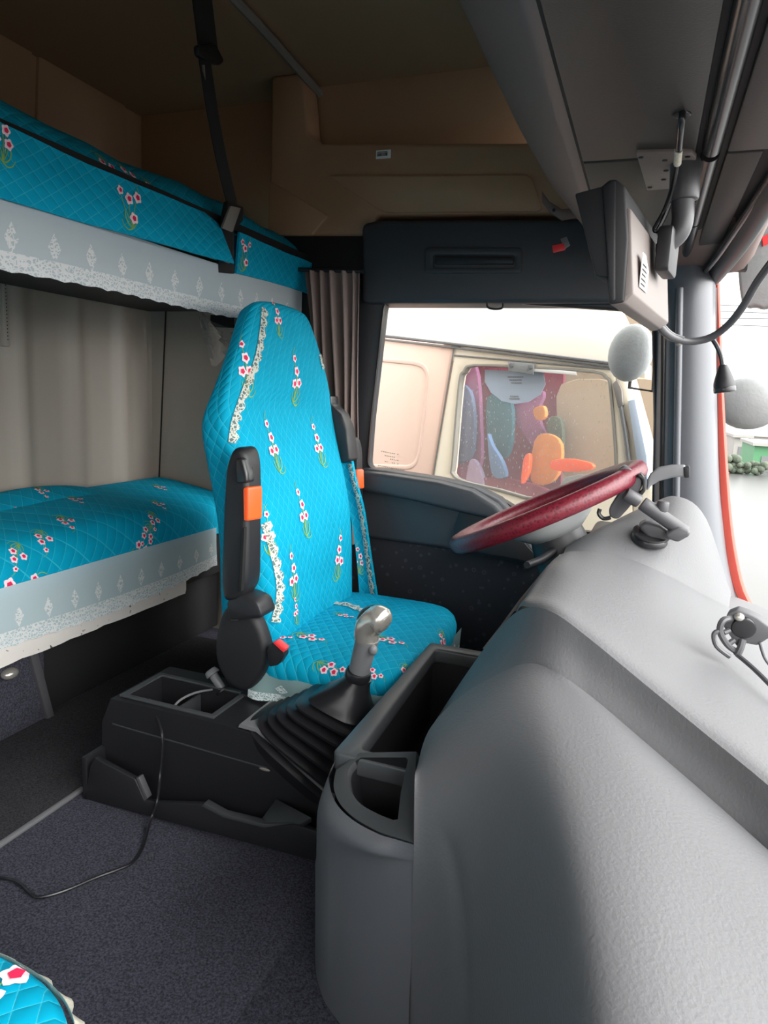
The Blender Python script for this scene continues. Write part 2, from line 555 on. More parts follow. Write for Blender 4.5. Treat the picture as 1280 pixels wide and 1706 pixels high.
def obj(name, mb, mats, parent=None, bevel=0.0, seg=2, angle=40, flat=False):
    if not isinstance(mats, (list, tuple)): mats = [mats]
    if parent is not None: o0 = ORG[parent]
    else:
        xs = [p.x for p in mb.v]; ys = [p.y for p in mb.v]; zs = [p.z for p in mb.v]
        o0 = Vector(((min(xs) + max(xs)) / 2, (min(ys) + max(ys)) / 2, min(zs)))
    me = bpy.data.meshes.new(name)
    me.from_pydata([p - o0 for p in mb.v], [], mb.f)
    for m in mats: me.materials.append(m)
    for i, p in enumerate(me.polygons): p.material_index = mb.mi[i]
    uvl = me.uv_layers.new(name='UVMap')
    for lp in me.loops: uvl.data[lp.index].uv = mb.uv[lp.vertex_index]
    bm = bmesh.new(); bm.from_mesh(me)
    bmesh.ops.remove_doubles(bm, verts=bm.verts, dist=1e-6)
    bmesh.ops.recalc_face_normals(bm, faces=bm.faces)
    if bevel:
        es = [e for e in bm.edges if len(e.link_faces) == 2 and e.calc_face_angle(0) > math.radians(32)]
        try:
            bmesh.ops.bevel(bm, geom=es, offset=bevel, segments=seg, affect='EDGES', profile=0.5, clamp_overlap=True)
        except Exception as ex:
            print('bevel', name, ex)
    bm.to_mesh(me); bm.free()
    if not flat:
        me.shade_smooth()
        me.set_sharp_from_angle(angle=math.radians(angle))
    o = bpy.data.objects.new(name, me)
    COL.objects.link(o)
    if parent is not None:
        o.parent = parent; ORG[o] = o0
    else:
        o.location = o0; ORG[o] = o0
    return o


def tag(o, label, cat, group=None):
    o['label'] = label; o['category'] = cat
    if group: o['group'] = group
    return o


def thing(name, label, cat, loc, group=None):
    o = bpy.data.objects.new(name, None)
    o.empty_display_size = 0.05
    COL.objects.link(o); o.location = loc; ORG[o] = Vector(loc)
    return tag(o, label, cat, group)


def struct(o):
    o['kind'] = 'structure'
    return o


def bvh_of(*mbs):
    vs = []; fs = []
    for m in mbs:
        b = len(vs); vs += m.v; fs += [tuple(b + i for i in f) for f in m.f]
    return BVHTree.FromPolygons(vs, fs)


def hit(bvh, px, py):
    r = ray(px, py).normalized()
    return bvh.ray_cast(CAMP, r)[:2]


def sprig(mb, bvh, px, py, size=1.0, up=(0, 0, 1), mis=(1, 2, 3), heads=((0, .045), (.012, .02), (-.011, .0), (.018, -.004)), flip=1):
    """embroidered spray of blossoms lying on a surface"""
    loc, n = hit(bvh, px, py)
    if loc is None: return
    if n.dot(CAMP - loc) < 0: n = -n
    up = Vector(up); t = (up - n * up.dot(n)).normalized(); s = t.cross(n) * flip

    def put(a, b, h):
        q = loc + s * a * size + t * b * size
        c, nn, _, _ = bvh.find_nearest(q)
        if nn.dot(n) < 0: nn = -nn
        return c + nn * h

    def disc(ca, cb, r, lob, h, mi, k=20):
        vs = [put(ca, cb, h)]
        for i in range(k):
            a = 2 * PI * i / k
            rr = r * (1 + lob * math.cos(5 * a))
            vs.append(put(ca + rr * math.cos(a), cb + rr * math.sin(a), h))
        mb.add(vs, [(0, 1 + i, 1 + (i + 1) % k) for i in range(k)], mi)

    def line(pts, w, h, mi):
        pts = catmull([Vector((p[0], p[1], 0)) for p in pts], 4)
        L = []; Rr = []
        for i, p in enumerate(pts):
            d = (pts[min(i + 1, len(pts) - 1)] - pts[max(0, i - 1)]).normalized()
            ww = w * (1 - 0.5 * i / len(pts))
            L.append(put(p.x - d.y * ww, p.y + d.x * ww, h)); Rr.append(put(p.x + d.y * ww, p.y - d.x * ww, h))
        mb.grid([L, Rr], mi)
    root = (.004, -.04)
    for (a, b) in heads:
        line([root, ((a + root[0]) / 2 + .004, (b + root[1]) / 2), (a, b)], .0013, .0012, mis[2])
    line([root, (.012, -.038), (.021, -.030), (.024, -.018), (.021, -.009)], .0019, .0012, mis[2])
    line([root, (.016, -.046), (.028, -.041), (.034, -.030)], .0014, .0012, mis[2])
    line([root, (-.005, -.030), (-.009, -.018)], .0015, .0012, mis[2])
    line([heads[0], (heads[0][0] - .004, heads[0][1] + .015), (heads[0][0] + .004, heads[0][1] + .026)], .001, .0012, mis[2])
    top_ = max(b for _, b in heads)
    for (a, b) in heads:
        kk = .82 if b == top_ else 1.08
        disc(a, b, .0095 * kk, .16, .002, mis[0]); disc(a, b, .0048 * kk, .1, .0032, mis[1], 10)


EMB = [MT['petal'], MT['core'], MT['stem']]

# ================================================================== THE CAB SHELL
YD = 1.90          # inner face of the driver's door
FZ = 0.28          # floor (engine tunnel) height
mb = MB().box((-1.9, -0.36, 0.2), (0.42, 2.05, FZ))
floor = struct(obj('floor', mb, MT['carpet']))
mb = MB().box((-0.446, -0.3, FZ - 0.01), (-0.2, 0.96, FZ + 0.003))
obj('carpet_seam', mb, MT['carpet'], floor, 0.0015)
mb = MB().prism([(-1.375, -.3, FZ - .002), (-1.05, -.3, FZ - .002), (-1.05, 1.30, FZ - .002), (-.80, 1.30, FZ - .002), (-.80, 1.94, FZ - .002), (-1.395, 1.94, FZ - .002), (-1.395, 1.28, FZ - .002), (-1.375, 1.28, FZ - .002)], (0, 0, .008))  # real mat, plus a far leg painting shadowed carpet dark between locker and seat
tag(obj('floor_mat_and_shade', mb, MT['mat'], None, 0.002), 'dark flat rubber-backed floor mat below the lower bunk, extended to paint the shaded carpet behind the seat', 'mat')
mb = MB().box((-1.058, -0.3, FZ), (-1.046, 1.06, FZ + 0.009))
tag(obj('edge_strip', mb, MT['greyp'], None, 0.003), 'thin grey edging strip between the dark mat and the speckled carpet', 'strip')

# rear wall with shallow vertical flutes (lower half) and the padded upper half
rows = []
ys = [-0.36 + i * 0.02 for i in range(127)]
for z in (0.2, 0.6, 1.0, 1.46):
    r = []
    for y in ys:
        ph = (y * 1.0) % 0.21
        d = 0.018 * max(0, math.cos((ph - 0.07) / 0.05 * PI / 2)) ** 2 if abs(ph - 0.07) < 0.05 else 0
        r.append((-1.72 + d, y, z))
    rows.append(r)
mb = MB().grid(rows, 0, (-0.05, 0, 0))
struct(obj('wall_back', mb, MT['backw'], None, angle=60))
mb = MB().box((-1.79, -0.36, 1.46), (-1.73, 2.2, 2.12))
upw = struct(obj('wall_upper_back', mb, MT['head']))
mb = MB().prism(roundpoly([P(-260, 60, X=-1.72), P(-260, 300, X=-1.72), P(48, 300, X=-1.72), P(55, 52, X=-1.72)], 0.03), (-0.03, 0, 0))
obj('padded_panel', mb, MT['head'], upw, 0.008)
mb = MB().prism(roundpoly([P(60, 300, X=-1.72), P(218, 300, X=-1.72), P(209, 152, X=-1.72), P(66, 56, X=-1.72)], 0.03), (-0.03, 0, 0))
obj('padded_panel', mb, MT['head'], upw, 0.008)
# sleeper side wall
mb = MB().box((-1.8, 2.12, 0.2), (-1.10, 2.17, 2.12))
struct(obj('wall_left', mb, MT['backw']))
mb = MB().box((-1.73, 2.09, 1.46), (-1.13, 2.13, 2.12))
struct(obj('wall_upper_left', mb, MT['head'], None, 0.004))

# roof
mb = MB().box((-1.8, -0.36, 2.05), (0.5, 2.17, 2.12))
struct(obj('ceiling', mb, MT['headc']))

# headliner side panel with its open shelf
o_ = Vector((0, 1.93, 0)); yy = 1.93
loop = [P(452, 128, Y=yy), P(446, 392, Y=yy), P(616, 392, Y=yy), P(628, 360, Y=yy), P(930, 358, Y=yy), P(1010, 358, Y=yy), P(1010, 236, Y=yy), P(862, 237, Y=yy), P(535, 238, Y=yy), P(514, 222, Y=yy), P(508, 145, Y=yy), P(500, 120, Y=yy)]
loop[0].z = 2.05; loop[-1].z = 2.05
mb = MB().prism(loop, (0, 0.09, 0))
sidepan = struct(obj('wall_headliner', mb, MT['head'], None, 0.012, 3))
mb = MB().box((-1.14, 2.035, 1.78), (0.45, 2.08, 2.06))
obj('shelf_back', mb, MT['head'], sidepan)
mb = MB().prism([P(448, 300, Y=1.925), P(445, 392, Y=1.925), P(520, 392, Y=1.925), P(548, 360, Y=1.925), P(480, 318, Y=1.925)], (0, 0.02, 0))
obj('lower_pad', mb, MT['head'], sidepan, 0.006)
mb = MB().prism(roundpoly([P(545, 292, Y=1.925), P(885, 292, Y=1.925), P(905, 352, Y=1.925), P(640, 354, Y=1.925)], 0.02), (0, 0.02, 0))
obj('lower_pad', mb, MT['head'], sidepan, 0.008)
mb = MB().box((-.86, 2.032, 1.50), (.2, 2.06, 1.82)); obj('header_backing', mb, MT['blacks'], sidepan)
# curtain rail along the ceiling
mb = MB().tube([P(372, -22, Z=2.035), P(440, 50, Z=2.035), P(500, 118, Z=2.035), P(545, 170, Z=2.03)], 0.012, 8)
tag(obj('curtain_rail', mb, MT['rail']), 'slim grey rail running across the ceiling above the bunks', 'rail')
# small bar-code label on the headliner
lb = thing('barcode_label', 'small white bar-code label stuck on the beige headliner', 'label', P(639, 257, Y=1.927))
c = P(639, 257, Y=1.926)
mb = MB().box((c.x - .022, c.y - .001, c.z - .011), (c.x + .022, c.y + .002, c.z + .011))
obj('paper', mb, MT['paper'], lb)
mb = MB()
x = c.x - .018
for i in range(13):
    w = random.choice((.0008, .0014, .002))
    mb.box((x, c.y - .0018, c.z - .005), (x + w, c.y - .0009, c.z + .003)); x += w + .0012
mb.box((c.x - .018, c.y - .0018, c.z + .005), (c.x + .012, c.y - .0009, c.z + .0065))
obj('bars', mb, MT['ink'], lb)

# black header over the door, and behind it the pillar band
mb = MB().prism([P(470, 392, Y=1.94), P(620, 392, Y=1.94), P(620, 470, Y=1.94), P(560, 560, Y=1.94), P(560, 900, Y=1.94), P(470, 900, Y=1.94)], (0, 0.06, 0))
struct(obj('trim_1', mb, MT['blacks'], None, 0.006))

# driver's door
door = struct(thing('door_1', "driver's door with black header, window frame and speckled cloth panel", 'door', (-0.4, YD, FZ)))
mb = MB().prism(roundpoly([P(602, 372, Y=1.9), P(602, 505, Y=1.9), P(1080, 505, Y=1.9), P(1080, 362, Y=1.9), P(630, 366, Y=1.9)], 0.02), (0, 0.12, 0))
obj('header_panel', mb, MT['doorp'], door, 0.012, 3)
mb = MB()
ringprism(mb, roundpoly([P(708, 412, Y=1.895), P(870, 412, Y=1.895), P(870, 455, Y=1.895), P(708, 455, Y=1.895)], 0.012),
          roundpoly([P(722, 424, Y=1.895), P(858, 425, Y=1.895), P(858, 446, Y=1.895), P(722, 446, Y=1.895)], 0.01), (0, 0.02, 0))
obj('handle', mb, MT['doorp'], door, 0.003)
mb = MB().prism(roundpoly([P(724, 426, Y=1.892), P(856, 427, Y=1.892), P(856, 440, Y=1.892), P(724, 440, Y=1.892)], 0.006), (0, 0.015, 0))
obj('handle_bar', mb, MT['black'], door, 0.003)
win_px = [(640, 497), (840, 503), (1089, 519), (1092, 700), (1088, 900), (905, 880), (845, 838), (800, 815), (730, 798), (611, 781), (617, 700)]
win = roundpoly([P(x, y, Y=1.93) for x, y in win_px], [.03, 0, .02, 0, .02, .05, .06, .06, .05, .025, 0])
outer = [P(x, y, Y=1.93) for x, y in [(585, 465), (1120, 465), (1128, 1000), (570, 1000)]]
mb = MB(); ringprism(mb, outer, win, (0, 0.05, 0))
obj('window_frame', mb, MT['doorp'], door, 0.004)
win2 = roundpoly([P(x, y, Y=1.93) + Vector((dx, 0, dz)) for (x, y), dx, dz in zip(win_px, [.004, 0, -.004, -.004, -.004, -.003, -.003, 0, 0, .004, .004], [-.004, -.004, -.004, 0, .004, .004, .004, .004, .004, .004, 0])], [.03, 0, .02, 0, .02, .05, .06, .06, .05, .025, 0])
mb = MB(); ringprism(mb, [p + Vector((0, -.006, 0)) for p in win], [p + Vector((0, -.006, 0)) for p in win2], (0, 0.012, 0))
obj('window_seal', mb, MT['rubber'], door)
mb = MB().tube([P(812, 503, Y=1.9), P(813, 512, Y=1.9), P(825, 515, Y=1.9), P(837, 513, Y=1.9), P(838, 505, Y=1.9)], 0.0028, 8)
obj('hook', mb, MT['black'], door)
# belt line moulding under the window
belt = [(596, 780), (640, 784), (730, 798), (790, 812), (830, 832), (862, 862), (885, 905), (905, 940), (870, 940), (740, 915), (596, 895)]
mb = MB().prism([P(x, y, Y=1.885) for x, y in belt], (0, 0.08, 0))
obj('door_moulding', mb, MT['doorp'], door, 0.014, 4)
mb = MB().prism([P(x, y, Y=1.84) for x, y in [(596, 786), (640, 790), (728, 803), (785, 818), (825, 842), (852, 872), (780, 858), (700, 838), (596, 816)]], (0, 0.06, 0))
obj('arm_ledge', mb, MT['doorp'], door, 0.012, 4)
mb = MB().prism([P(x, y, Y=1.895) for x, y in [(560, 880), (740, 905), (905, 935), (1180, 960), (1150, 1300), (560, 1180)]], (0, 0.06, 0))
obj('cloth_panel', mb, MT['doorcloth'], door, 0.01, 3)
mb = MB().prism(roundpoly([P(x, y, Y=1.87) for x, y in [(768, 842), (800, 850), (870, 900), (905, 940), (770, 915), (755, 885)]], .015), (0, 0.04, 0))
obj('pull_recess', mb, MT['black'], door, 0.008, 3)
mb = MB().grid([[p for p in resample(win, 40)][0:1] * 2, ], 0) if False else MB().prism([p + Vector((0, .025, 0)) for p in win], (0, 0.004, 0))
w1 = struct(obj('window_1', mb, MT['glass'], None, flat=True))
# etched glass mark, lower rear corner
mb = MB()
for (x0, y0, n) in ((636, 752, 10), (642, 759, 6), (645, 764, 7), (642, 769, 8), (628, 775, 16)):
    for i in range(n):
        if random.random() < .85:
            c = P(x0 + i * 3, y0 + i * .55, Y=1.9525)
            mb.box((c.x - .0016, c.y, c.z - .0014), (c.x + .0016, c.y + .0006, c.z + .0014))
obj('etched_mark', mb, MT['nseal'], w1, flat=True)

# front pillar
cols = [(1090, 1.93), (1101, 1.90), (1110, 1.875), (1122, 1.86), (1150, 1.85), (1172, 1.86), (1187, 1.885), (1192, 1.93), (1193, 1.99)]
rows = []
for (y, dx) in ((440, (2, 4, 4, 4, 4, 2, 0, 0, 0)), (560, (2, 2, 2, 2, 0, 0, 0, 0, 0)), (700, (0, 0, 0, 0, 0, 0, 1, 2, 3)), (800, (-2, -2, -2, -1, 0, 2, 4, 5, 6)), (870, (-4, -3, -2, 0, 3, 6, 9, 10, 12)), (940, (-6, -4, -2, 2, 8, 13, 17, 19, 21)), (1010, (-8, -4, 0, 6, 16, 24, 31, 34, 37))):
    rows.append([P(cx + d, y, Y=cy) for (cx, cy), d in zip(cols, dx)])
rows = smoothgrid(rows, 4)
mb = MB().grid(rows, 0)
pil = struct(obj('trim_2', mb, MT['pillar'], None, angle=60))
mb = MB().tube([P(1133, 480, Y=1.85), P(1131, 600, Y=1.845), P(1129, 720, Y=1.845), P(1127, 850, Y=1.845)], 0.0085, 10)
obj('cable_cover', mb, MT['pillar'], pil)
mb = MB().tube([P(1103, 500, Y=1.885), P(1103, 640, Y=1.885), P(1100, 850, Y=1.885)], 0.0035, 8)
obj('seam_bead', mb, MT['rubber'], pil)
# the truck's own red bodywork showing beyond the pillar
rows = []
for (y, x0, x1) in ((470, 1186, 1197), (560, 1188, 1201), (640, 1189, 1204), (720, 1192, 1208), (800, 1196, 1213), (870, 1200, 1219), (930, 1206, 1228), (985, 1214, 1242), (1030, 1228, 1268)):
    rows.append([P(x0, y, Y=1.995), P(x0 * .5 + x1 * .5 + 1, y, Y=1.99), P(x1, y, Y=1.998), P(x1 + 2, y, Y=2.1)])
mb = MB().grid(smoothgrid(rows, 3))
struct(obj('trim_3', mb, MT['redpaint']))
mb = MB().tube([P(1190, 480, Y=1.985), P(1191, 640, Y=1.985), P(1195, 800, Y=1.985), P(1203, 900, Y=1.985), P(1220, 985, Y=1.985), P(1250, 1035, Y=1.97)], 0.007, 8)
struct(obj('trim_4', mb, MT['rubber']))

# windscreen: one curved sheet from the left pillar round to the right one
rows = []
for z, dx in ((0.62, 0.03), (0.9, 0.02), (1.2, 0.0), (1.52, -0.05)):
    rows.append([(0.2 + dx, 1.96, z), (0.30 + dx, 1.93, z), (0.42 + dx, 1.72, z), (0.48 + dx, 1.3, z), (0.50 + dx, 0.82, z), (0.48 + dx, 0.3, z), (0.40 + dx, -0.2, z), (0.2 + dx, -0.34, z)])
mb = MB().grid(smoothgrid(rows, 4))
struct(obj('window_2', mb, MT['glass'], None, angle=80))
# front wall below the windscreen
mb = MB().box((0.36, -0.36, 0.2), (0.5, 1.96, 0.60))
struct(obj('wall_front', mb, MT['black']))
# passenger side: lower wall, pillars and header round the near window
mb = MB()
ringprism(mb, [Vector(p) for p in ((-1.8, -0.36, 0.2), (0.3, -0.36, 0.2), (0.2, -0.36, 2.1), (-1.8, -0.36, 2.1))],
          roundpoly([Vector(p) for p in ((-0.84, -0.36, 0.88), (0.06, -0.36, 0.85), (0.03, -0.36, 1.46), (-0.80, -0.36, 1.46))], .04), (0, -0.05, 0))
struct(obj('wall_right', mb, MT['doorp'], None, 0.004))
# roof skin over the windscreen
mb = MB().box((0.1, -0.36, 1.75), (0.45, 2.0, 1.8))
struct(obj('wall_roof_front', mb, MT['black']))

# ================================================================== OVERHEAD CONSOLE
oc = thing('overhead_console', 'dark grey overhead storage console above the windscreen', 'overhead console', (0, 0.9, 1.5))
prof = [(-.40, 2.06), (-.375, 1.84), (-.325, 1.735), (-.268, 1.638), (-.215, 1.575), (-.165, 1.528), (-.131, 1.507), (-.06, 1.506), (.06, 1.506), (.14, 1.508), (.2, 1.55), (.25, 1.76)]


def sect(y, dz=0.0, sx=1.0, pull=0.0):
    return [Vector((x * sx if x < 0 else x, y, z + dz * (1 if z < 1.7 else 0) + (pull * (-x) if x < -.13 else 0))) for x, z in prof]


def oclean(rs):
    return [catmull(r, 3) for r in rs]


rs = [sect(-.34), sect(.3), sect(.9), sect(1.2), sect(1.45), sect(1.62, -.003, .97), sect(1.76, -.012, .88), sect(1.86, -.025, .76), sect(1.92, -.035, .66)]
mb = MB().grid(oclean(rs))
obj('edge_moulding', mb, [MT['overedge']], oc, angle=60)
# the flat lids
for (y0, y1, x0, x1, nm) in ((-.3, 1.112, -.126, .026, 'lid'), (1.12, 1.86, -.126, .026, 'lid'), (-.3, 1.112, .066, .128, 'front_strip'), (1.12, 1.86, .066, .112, 'front_strip')):
    mb = MB().box((x0, y0, 1.497), (x1, y1, 1.512))
    obj(nm, mb, MT['overhead'], oc, 0.003)
mb = MB().box((-.131, -.3, 1.5035), (.133, 1.88, 1.5065))
obj('shadow_gap', mb, MT['groove'], oc)
for (y0, y1) in ((-.3, 1.105), (1.125, 1.50), (1.51, 1.87)):
    mb = MB().cyl((.046, y0, 1.502), (.046, y1, 1.502), .0125, 16)
    obj('rail', mb, MT['gloss'], oc)
# unfinished pale lip at the far end
lip = [P(x, y, Y=1.80) for x, y in [(903, 318), (915, 335), (936, 348), (962, 346), (962, 362), (935, 366), (915, 352), (903, 336)]]
mb = MB().prism(lip, (0, 0.012, 0.0))
obj('end_lip', mb, MT['overedge'], oc, 0.002)
mb = MB().cyl(P(923, 350, Y=1.798), P(923, 350, Y=1.802), .004, 12)
obj('screw_hole', mb, MT['groove'], oc)
mb = MB().cyl(P(1137, 186, Z=1.5), P(1137, 186, Z=1.5) + Vector((0, 0, -.005)), .011, 16)
obj('grommet', mb, MT['rubber'], oc, 0.002)
# windscreen header roll
mb = MB().tube([(.172, -.3, 1.50), (.172, .5, 1.50), (.165, 1.0, 1.50), P(1286, 318, Z=1.497), P(1240, 392, Z=1.487), P(1205, 440, Z=1.478), P(1172, 474, Z=1.468), P(1125, 478, Z=1.462)], 0.022, 12, smooth=5)
struct(obj('trim_5', mb, MT['black']))
mb = MB().tube([(.148, -.3, 1.496), (.148, .5, 1.496), (.142, 1.0, 1.496), P(1270, 318, Z=1.493), P(1225, 385, Z=1.482), P(1190, 435, Z=1.474), P(1160, 463, Z=1.467), P(1110, 468, Z=1.462)], 0.007, 10, smooth=5)
struct(obj('trim_6', mb, MT['gloss']))
# little red tag by the console end
rt = thing('red_tag', 'little red tag on a grey clip at the far end of the overhead console', 'tag', P(930, 413, Y=1.78))
mb = MB().prism([P(x, y, Y=1.78) for x, y in [(920, 409), (940, 405), (942, 416), (922, 421)]], (0, .004, 0)); obj('flag', mb, MT['red'], rt, .001)
mb = MB().prism([P(x, y, Y=1.782) for x, y in [(934, 398), (944, 394), (950, 408), (940, 415)]], (0, .006, 0)); obj('clip', mb, MT['greyp'], rt, .001)

# ================================================================== BUNKS
# ---- upper bunk
ub = thing('upper_bunk', 'upper bunk with turquoise quilted cover and white lace valance', 'bunk', (-1.35, 1.0, 1.40))
mb = MB().box((-1.70, -.3, 1.40), (-1.03, 2.08, 1.44)); obj('bed_frame', mb, MT['blacks'], ub, .008)
yr = [-.3 + i * (2.36 / 24) for i in range(25)]


def swy(secfn, ys):
    return [secfn(y) for y in ys]


def ubtop(y):
    w = .006 * math.sin(y * 9) + .004 * math.sin(y * 23)
    pts = [(-1.015, 1.45), (-1.012, 1.50), (-1.024, 1.552), (-1.06, 1.592 + w), (-1.14, 1.632 + w), (-1.3, 1.645), (-1.5, 1.64), (-1.70, 1.61)]
    return catmull([Vector((a, y, b)) for a, b in pts], 3)


cov = MB().grid(swy(ubtop, yr)); bv = bvh_of(cov)
for (x, y) in ((180, 277), (215, 290), (255, 315), (478, 424)): sprig(cov, bv, x, y, .8, (1, 0, 0))
obj('mattress', cov, [MT['quilt']] + EMB, ub, angle=70)


def flap(y0, y1, n, ztop, zbot, curl=0.0):
    rows = []
    for i in range(n + 1):
        y = y0 + (y1 - y0) * i / n
        e = (i / n)
        w = .004 * math.sin(y * 17) + .002 * math.sin(y * 41)
        zt = ztop(y); zb = zbot(y)
        rows.append([Vector((-.985 + w * .7 - .001 * k, y, zt + (zb - zt) * k / 8)) + Vector((curl * e ** 6 * (k / 8) * .05, 0, 0)) for k in range(9)])
    return rows


zt = lambda y: 1.537 - .004 * math.sin(y * 7)
r_ = flap(-.3, 1.462, 30, lambda y: zt(y) - (.018 * max(0, (y - 1.38) / .09) ** 2), lambda y: 1.430 - .006 * math.sin(y * 3), 1)
cv = MB().grid(r_, 0, (-.006, 0, 0)); bv = bvh_of(cv)
sprig(cv, bv, 222, 345, 1.0, (0, 0, 1), heads=((-.012, .02), (.012, .012), (.035, .022), (.002, -.022)), flip=-1)
sprig(cv, bv, 0, 232, .8)
obj('cover_flap', cv, [MT['quilt']] + EMB, ub, angle=70)
r_ = flap(1.542, 1.955, 12, lambda y: 1.525, lambda y: 1.43 - .008 * math.sin(y * 6))
cv = MB().grid(r_, 0, (-.006, 0, 0)); bv = bvh_of(cv)
sprig(cv, bv, 410, 425, .9, (0, 0, 1), heads=((-.012, .03), (.01, .016), (.024, .03), (.0, -.02)), flip=-1)
obj('cover_flap', cv, [MT['quilt']] + EMB, ub, angle=70)
mb = MB().box((-1.022, -.3, 1.530), (-.998, 1.95, 1.5505)); obj('gap_shade', mb, MT['deep'], ub, .003)  # black strip painting the shade in the gap between flap and mattress
# lace valance
rows = []
n = 150
for k in range(7):
    r = []
    for i in range(n + 1):
        y = -.3 + 2.21 * i / n
        sc = .004 * abs(math.sin(y * 60)) if k == 0 else 0
        z0 = 1.316 - .004 * math.sin(y * 4) + sc + (.012 * max(0, (y - 1.5)) / .4)
        z1 = 1.438
        w = .006 * math.sin(y * 13 + k * .2) * (1 - k / 8)
        r.append(Vector((-1.0 + w, y, z0 + (z1 - z0) * k / 6)))
    rows.append(r)
uvs = [(r[j].y, .122 * i / 6) for i, r in enumerate(rows) for j in range(n + 1)]
mb = MB().grid(rows, 0, None, uvs)
obj('lace_valance', mb, MT['lacewhite'], ub, angle=80)

# ---- strap holding the bunk up
st = thing('bunk_strap', 'black webbing strap with buckle hanging from ceiling to upper bunk', 'strap', (-1.0, 1.48, 1.42))


def ribbon(pix, width, X, th=.003):
    pts = [P(x, y, X=X(i / (len(pix) - 1)) if callable(X) else X) for i, (x, y) in enumerate(pix)]
    pts = catmull(pts, 5)
    L = []; R2 = []
    for i, p in enumerate(pts):
        t = (pts[min(i + 1, len(pts) - 1)] - pts[max(0, i - 1)]).normalized()
        s = t.cross((CAMP - p).normalized()).normalized()
        s = (s + Vector((0, .35, 0)) * (1 if s.y > 0 else -1)).normalized()
        w = width(i / (len(pts) - 1)) if callable(width) else width
        L.append(p - s * w / 2); R2.append(p + s * w / 2)
    return MB().grid([L, R2], 0, (th, 0, 0))


mb = ribbon([(333, -40), (335, 0), (341, 50), (346, 90)], .042, -1.04, .006); obj('upper_webbing', mb, MT['strap'], st, .001)
mb = MB().prism(roundpoly([P(x, y, X=-1.03) for x, y in [(321, 76), (352, 74), (366, 102), (360, 110), (340, 106), (323, 94)]], .008), (.014, 0, 0)); obj('buckle_cover', mb, MT['black'], st, .004)
mb = MB(); ringprism(mb, roundpoly([P(x, y, X=-1.022) for x, y in [(336, 108), (351, 110), (350, 137), (340, 134)]], .003), roundpoly([P(x, y, X=-1.022) for x, y in [(340, 115), (347, 116), (346, 126), (342, 125)]], .002), (.004, 0, 0)); obj('buckle_tongue', mb, MT['steel'], st)
mb = ribbon([(340, 100), (352, 180), (368, 265), (386, 340)], .026, lambda t: -1.02 + .02 * t, .003); obj('lower_webbing', mb, MT['strap'], st, .0008)
mb = MB().prism(roundpoly([P(x, y, X=-.985) for x, y in [(372, 335), (398, 345), (398, 368), (380, 388), (364, 380)]], .006), (.014, 0, 0)); obj('retractor', mb, MT['black'], st, .004)
mb = MB().prism(roundpoly([P(x, y, X=-.972) for x, y in [(381, 343), (398, 347), (384, 387), (367, 380)]], .004), (.006, 0, 0)); obj('retractor_plate', mb, MT['rail'], st, .0015)
mb = ribbon([(374, 375), (373, 410), (374, 455)], .036, -.99, .008); obj('anchor_webbing', mb, MT['strap'], st, .001)
mb = MB().box(P(377, 430, X=-.984) - Vector((0, .012, .012)), P(377, 430, X=-.984) + Vector((.008, .012, .012))); obj('anchor_plate', mb, MT['greyp'], st, .003)

# ---- lower bunk
lbk = thing('lower_bunk', 'lower bunk with turquoise floral cover, lace skirt and cream board', 'bunk', (-1.5, 1.0, .48))


def lbsec(y):
    w = .006 * math.sin(y * 5 + .6) + .003 * math.sin(y * 13)
    pts = [(-1.326, .655), (-1.33, .70), (-1.345, .735), (-1.38, .762 + w), (-1.45, .782 + w), (-1.55, .798 + w), (-1.64, .806), (-1.690, .80), (-1.695, .74)]
    return catmull([Vector((a, y, b)) for a, b in pts], 4)


cov = MB().grid([lbsec(.0 + 2.09 * i / 40) for i in range(41)]); bv = bvh_of(cov)
for (x, y, s) in ((18, 985, 1.5), (32, 925, .9), (75, 897, .9), (112, 868, .9), (128, 832, .85), (268, 812, .8), (266, 840, .8), (258, 866, .85), (247, 890, .9), (232, 914, 1.1), (-40, 860, .9), (20, 842, .6)):
    sprig(cov, bv, x, y, s, (-.6, .6, .1) if s > 1.05 else (1, -.5, 0))
obj('mattress', cov, [MT['quiltb']] + EMB, lbk, angle=70)
rows = []
n = 150
for k in range(7):
    r = []
    for i in range(n + 1):
        y = 1.945 * i / n
        sc = .005 * abs(math.sin(y * 55)) if k == 0 else 0
        z0 = .525 + sc + .008 * math.sin(y * 7) + (.015 if y > 1.5 else 0) * (y - 1.5) / .4
        z1 = .680
        w = .006 * math.sin(y * 11 + k * .25) * (1 - k / 7)
        r.append(Vector((-1.318 + w, y, z0 + (z1 - z0) * k / 6)))
    rows.append(r)
uvs = [(r[j].y, .15 * i / 6) for i, r in enumerate(rows) for j in range(n + 1)]
mb = MB().grid(rows, 0, None, uvs)
obj('lace_skirt', mb, MT['lacegrey'], lbk, angle=80)
# chewed cream board edge below the skirt
up_ = []; dn_ = []
for i in range(61):
    y = 1.785 * i / 60
    up_.append(Vector((-1.327, y, .56))); dn_.append(Vector((-1.327, y, .489 + .004 * random.random() * (1 if y < 1.6 else .3))))
mb = MB().prism(dn_ + [Vector((-1.327, 1.79, .50)), Vector((-1.327, 1.79, .55))] + up_[::-1], (-.03, 0, 0))
obj('bed_board', mb, MT['board'], lbk, .0)
mb = MB().box((-1.70, 0, .50), (-1.36, 2.08, .70)); obj('bed_base', mb, MT['deep'], lbk, .006)
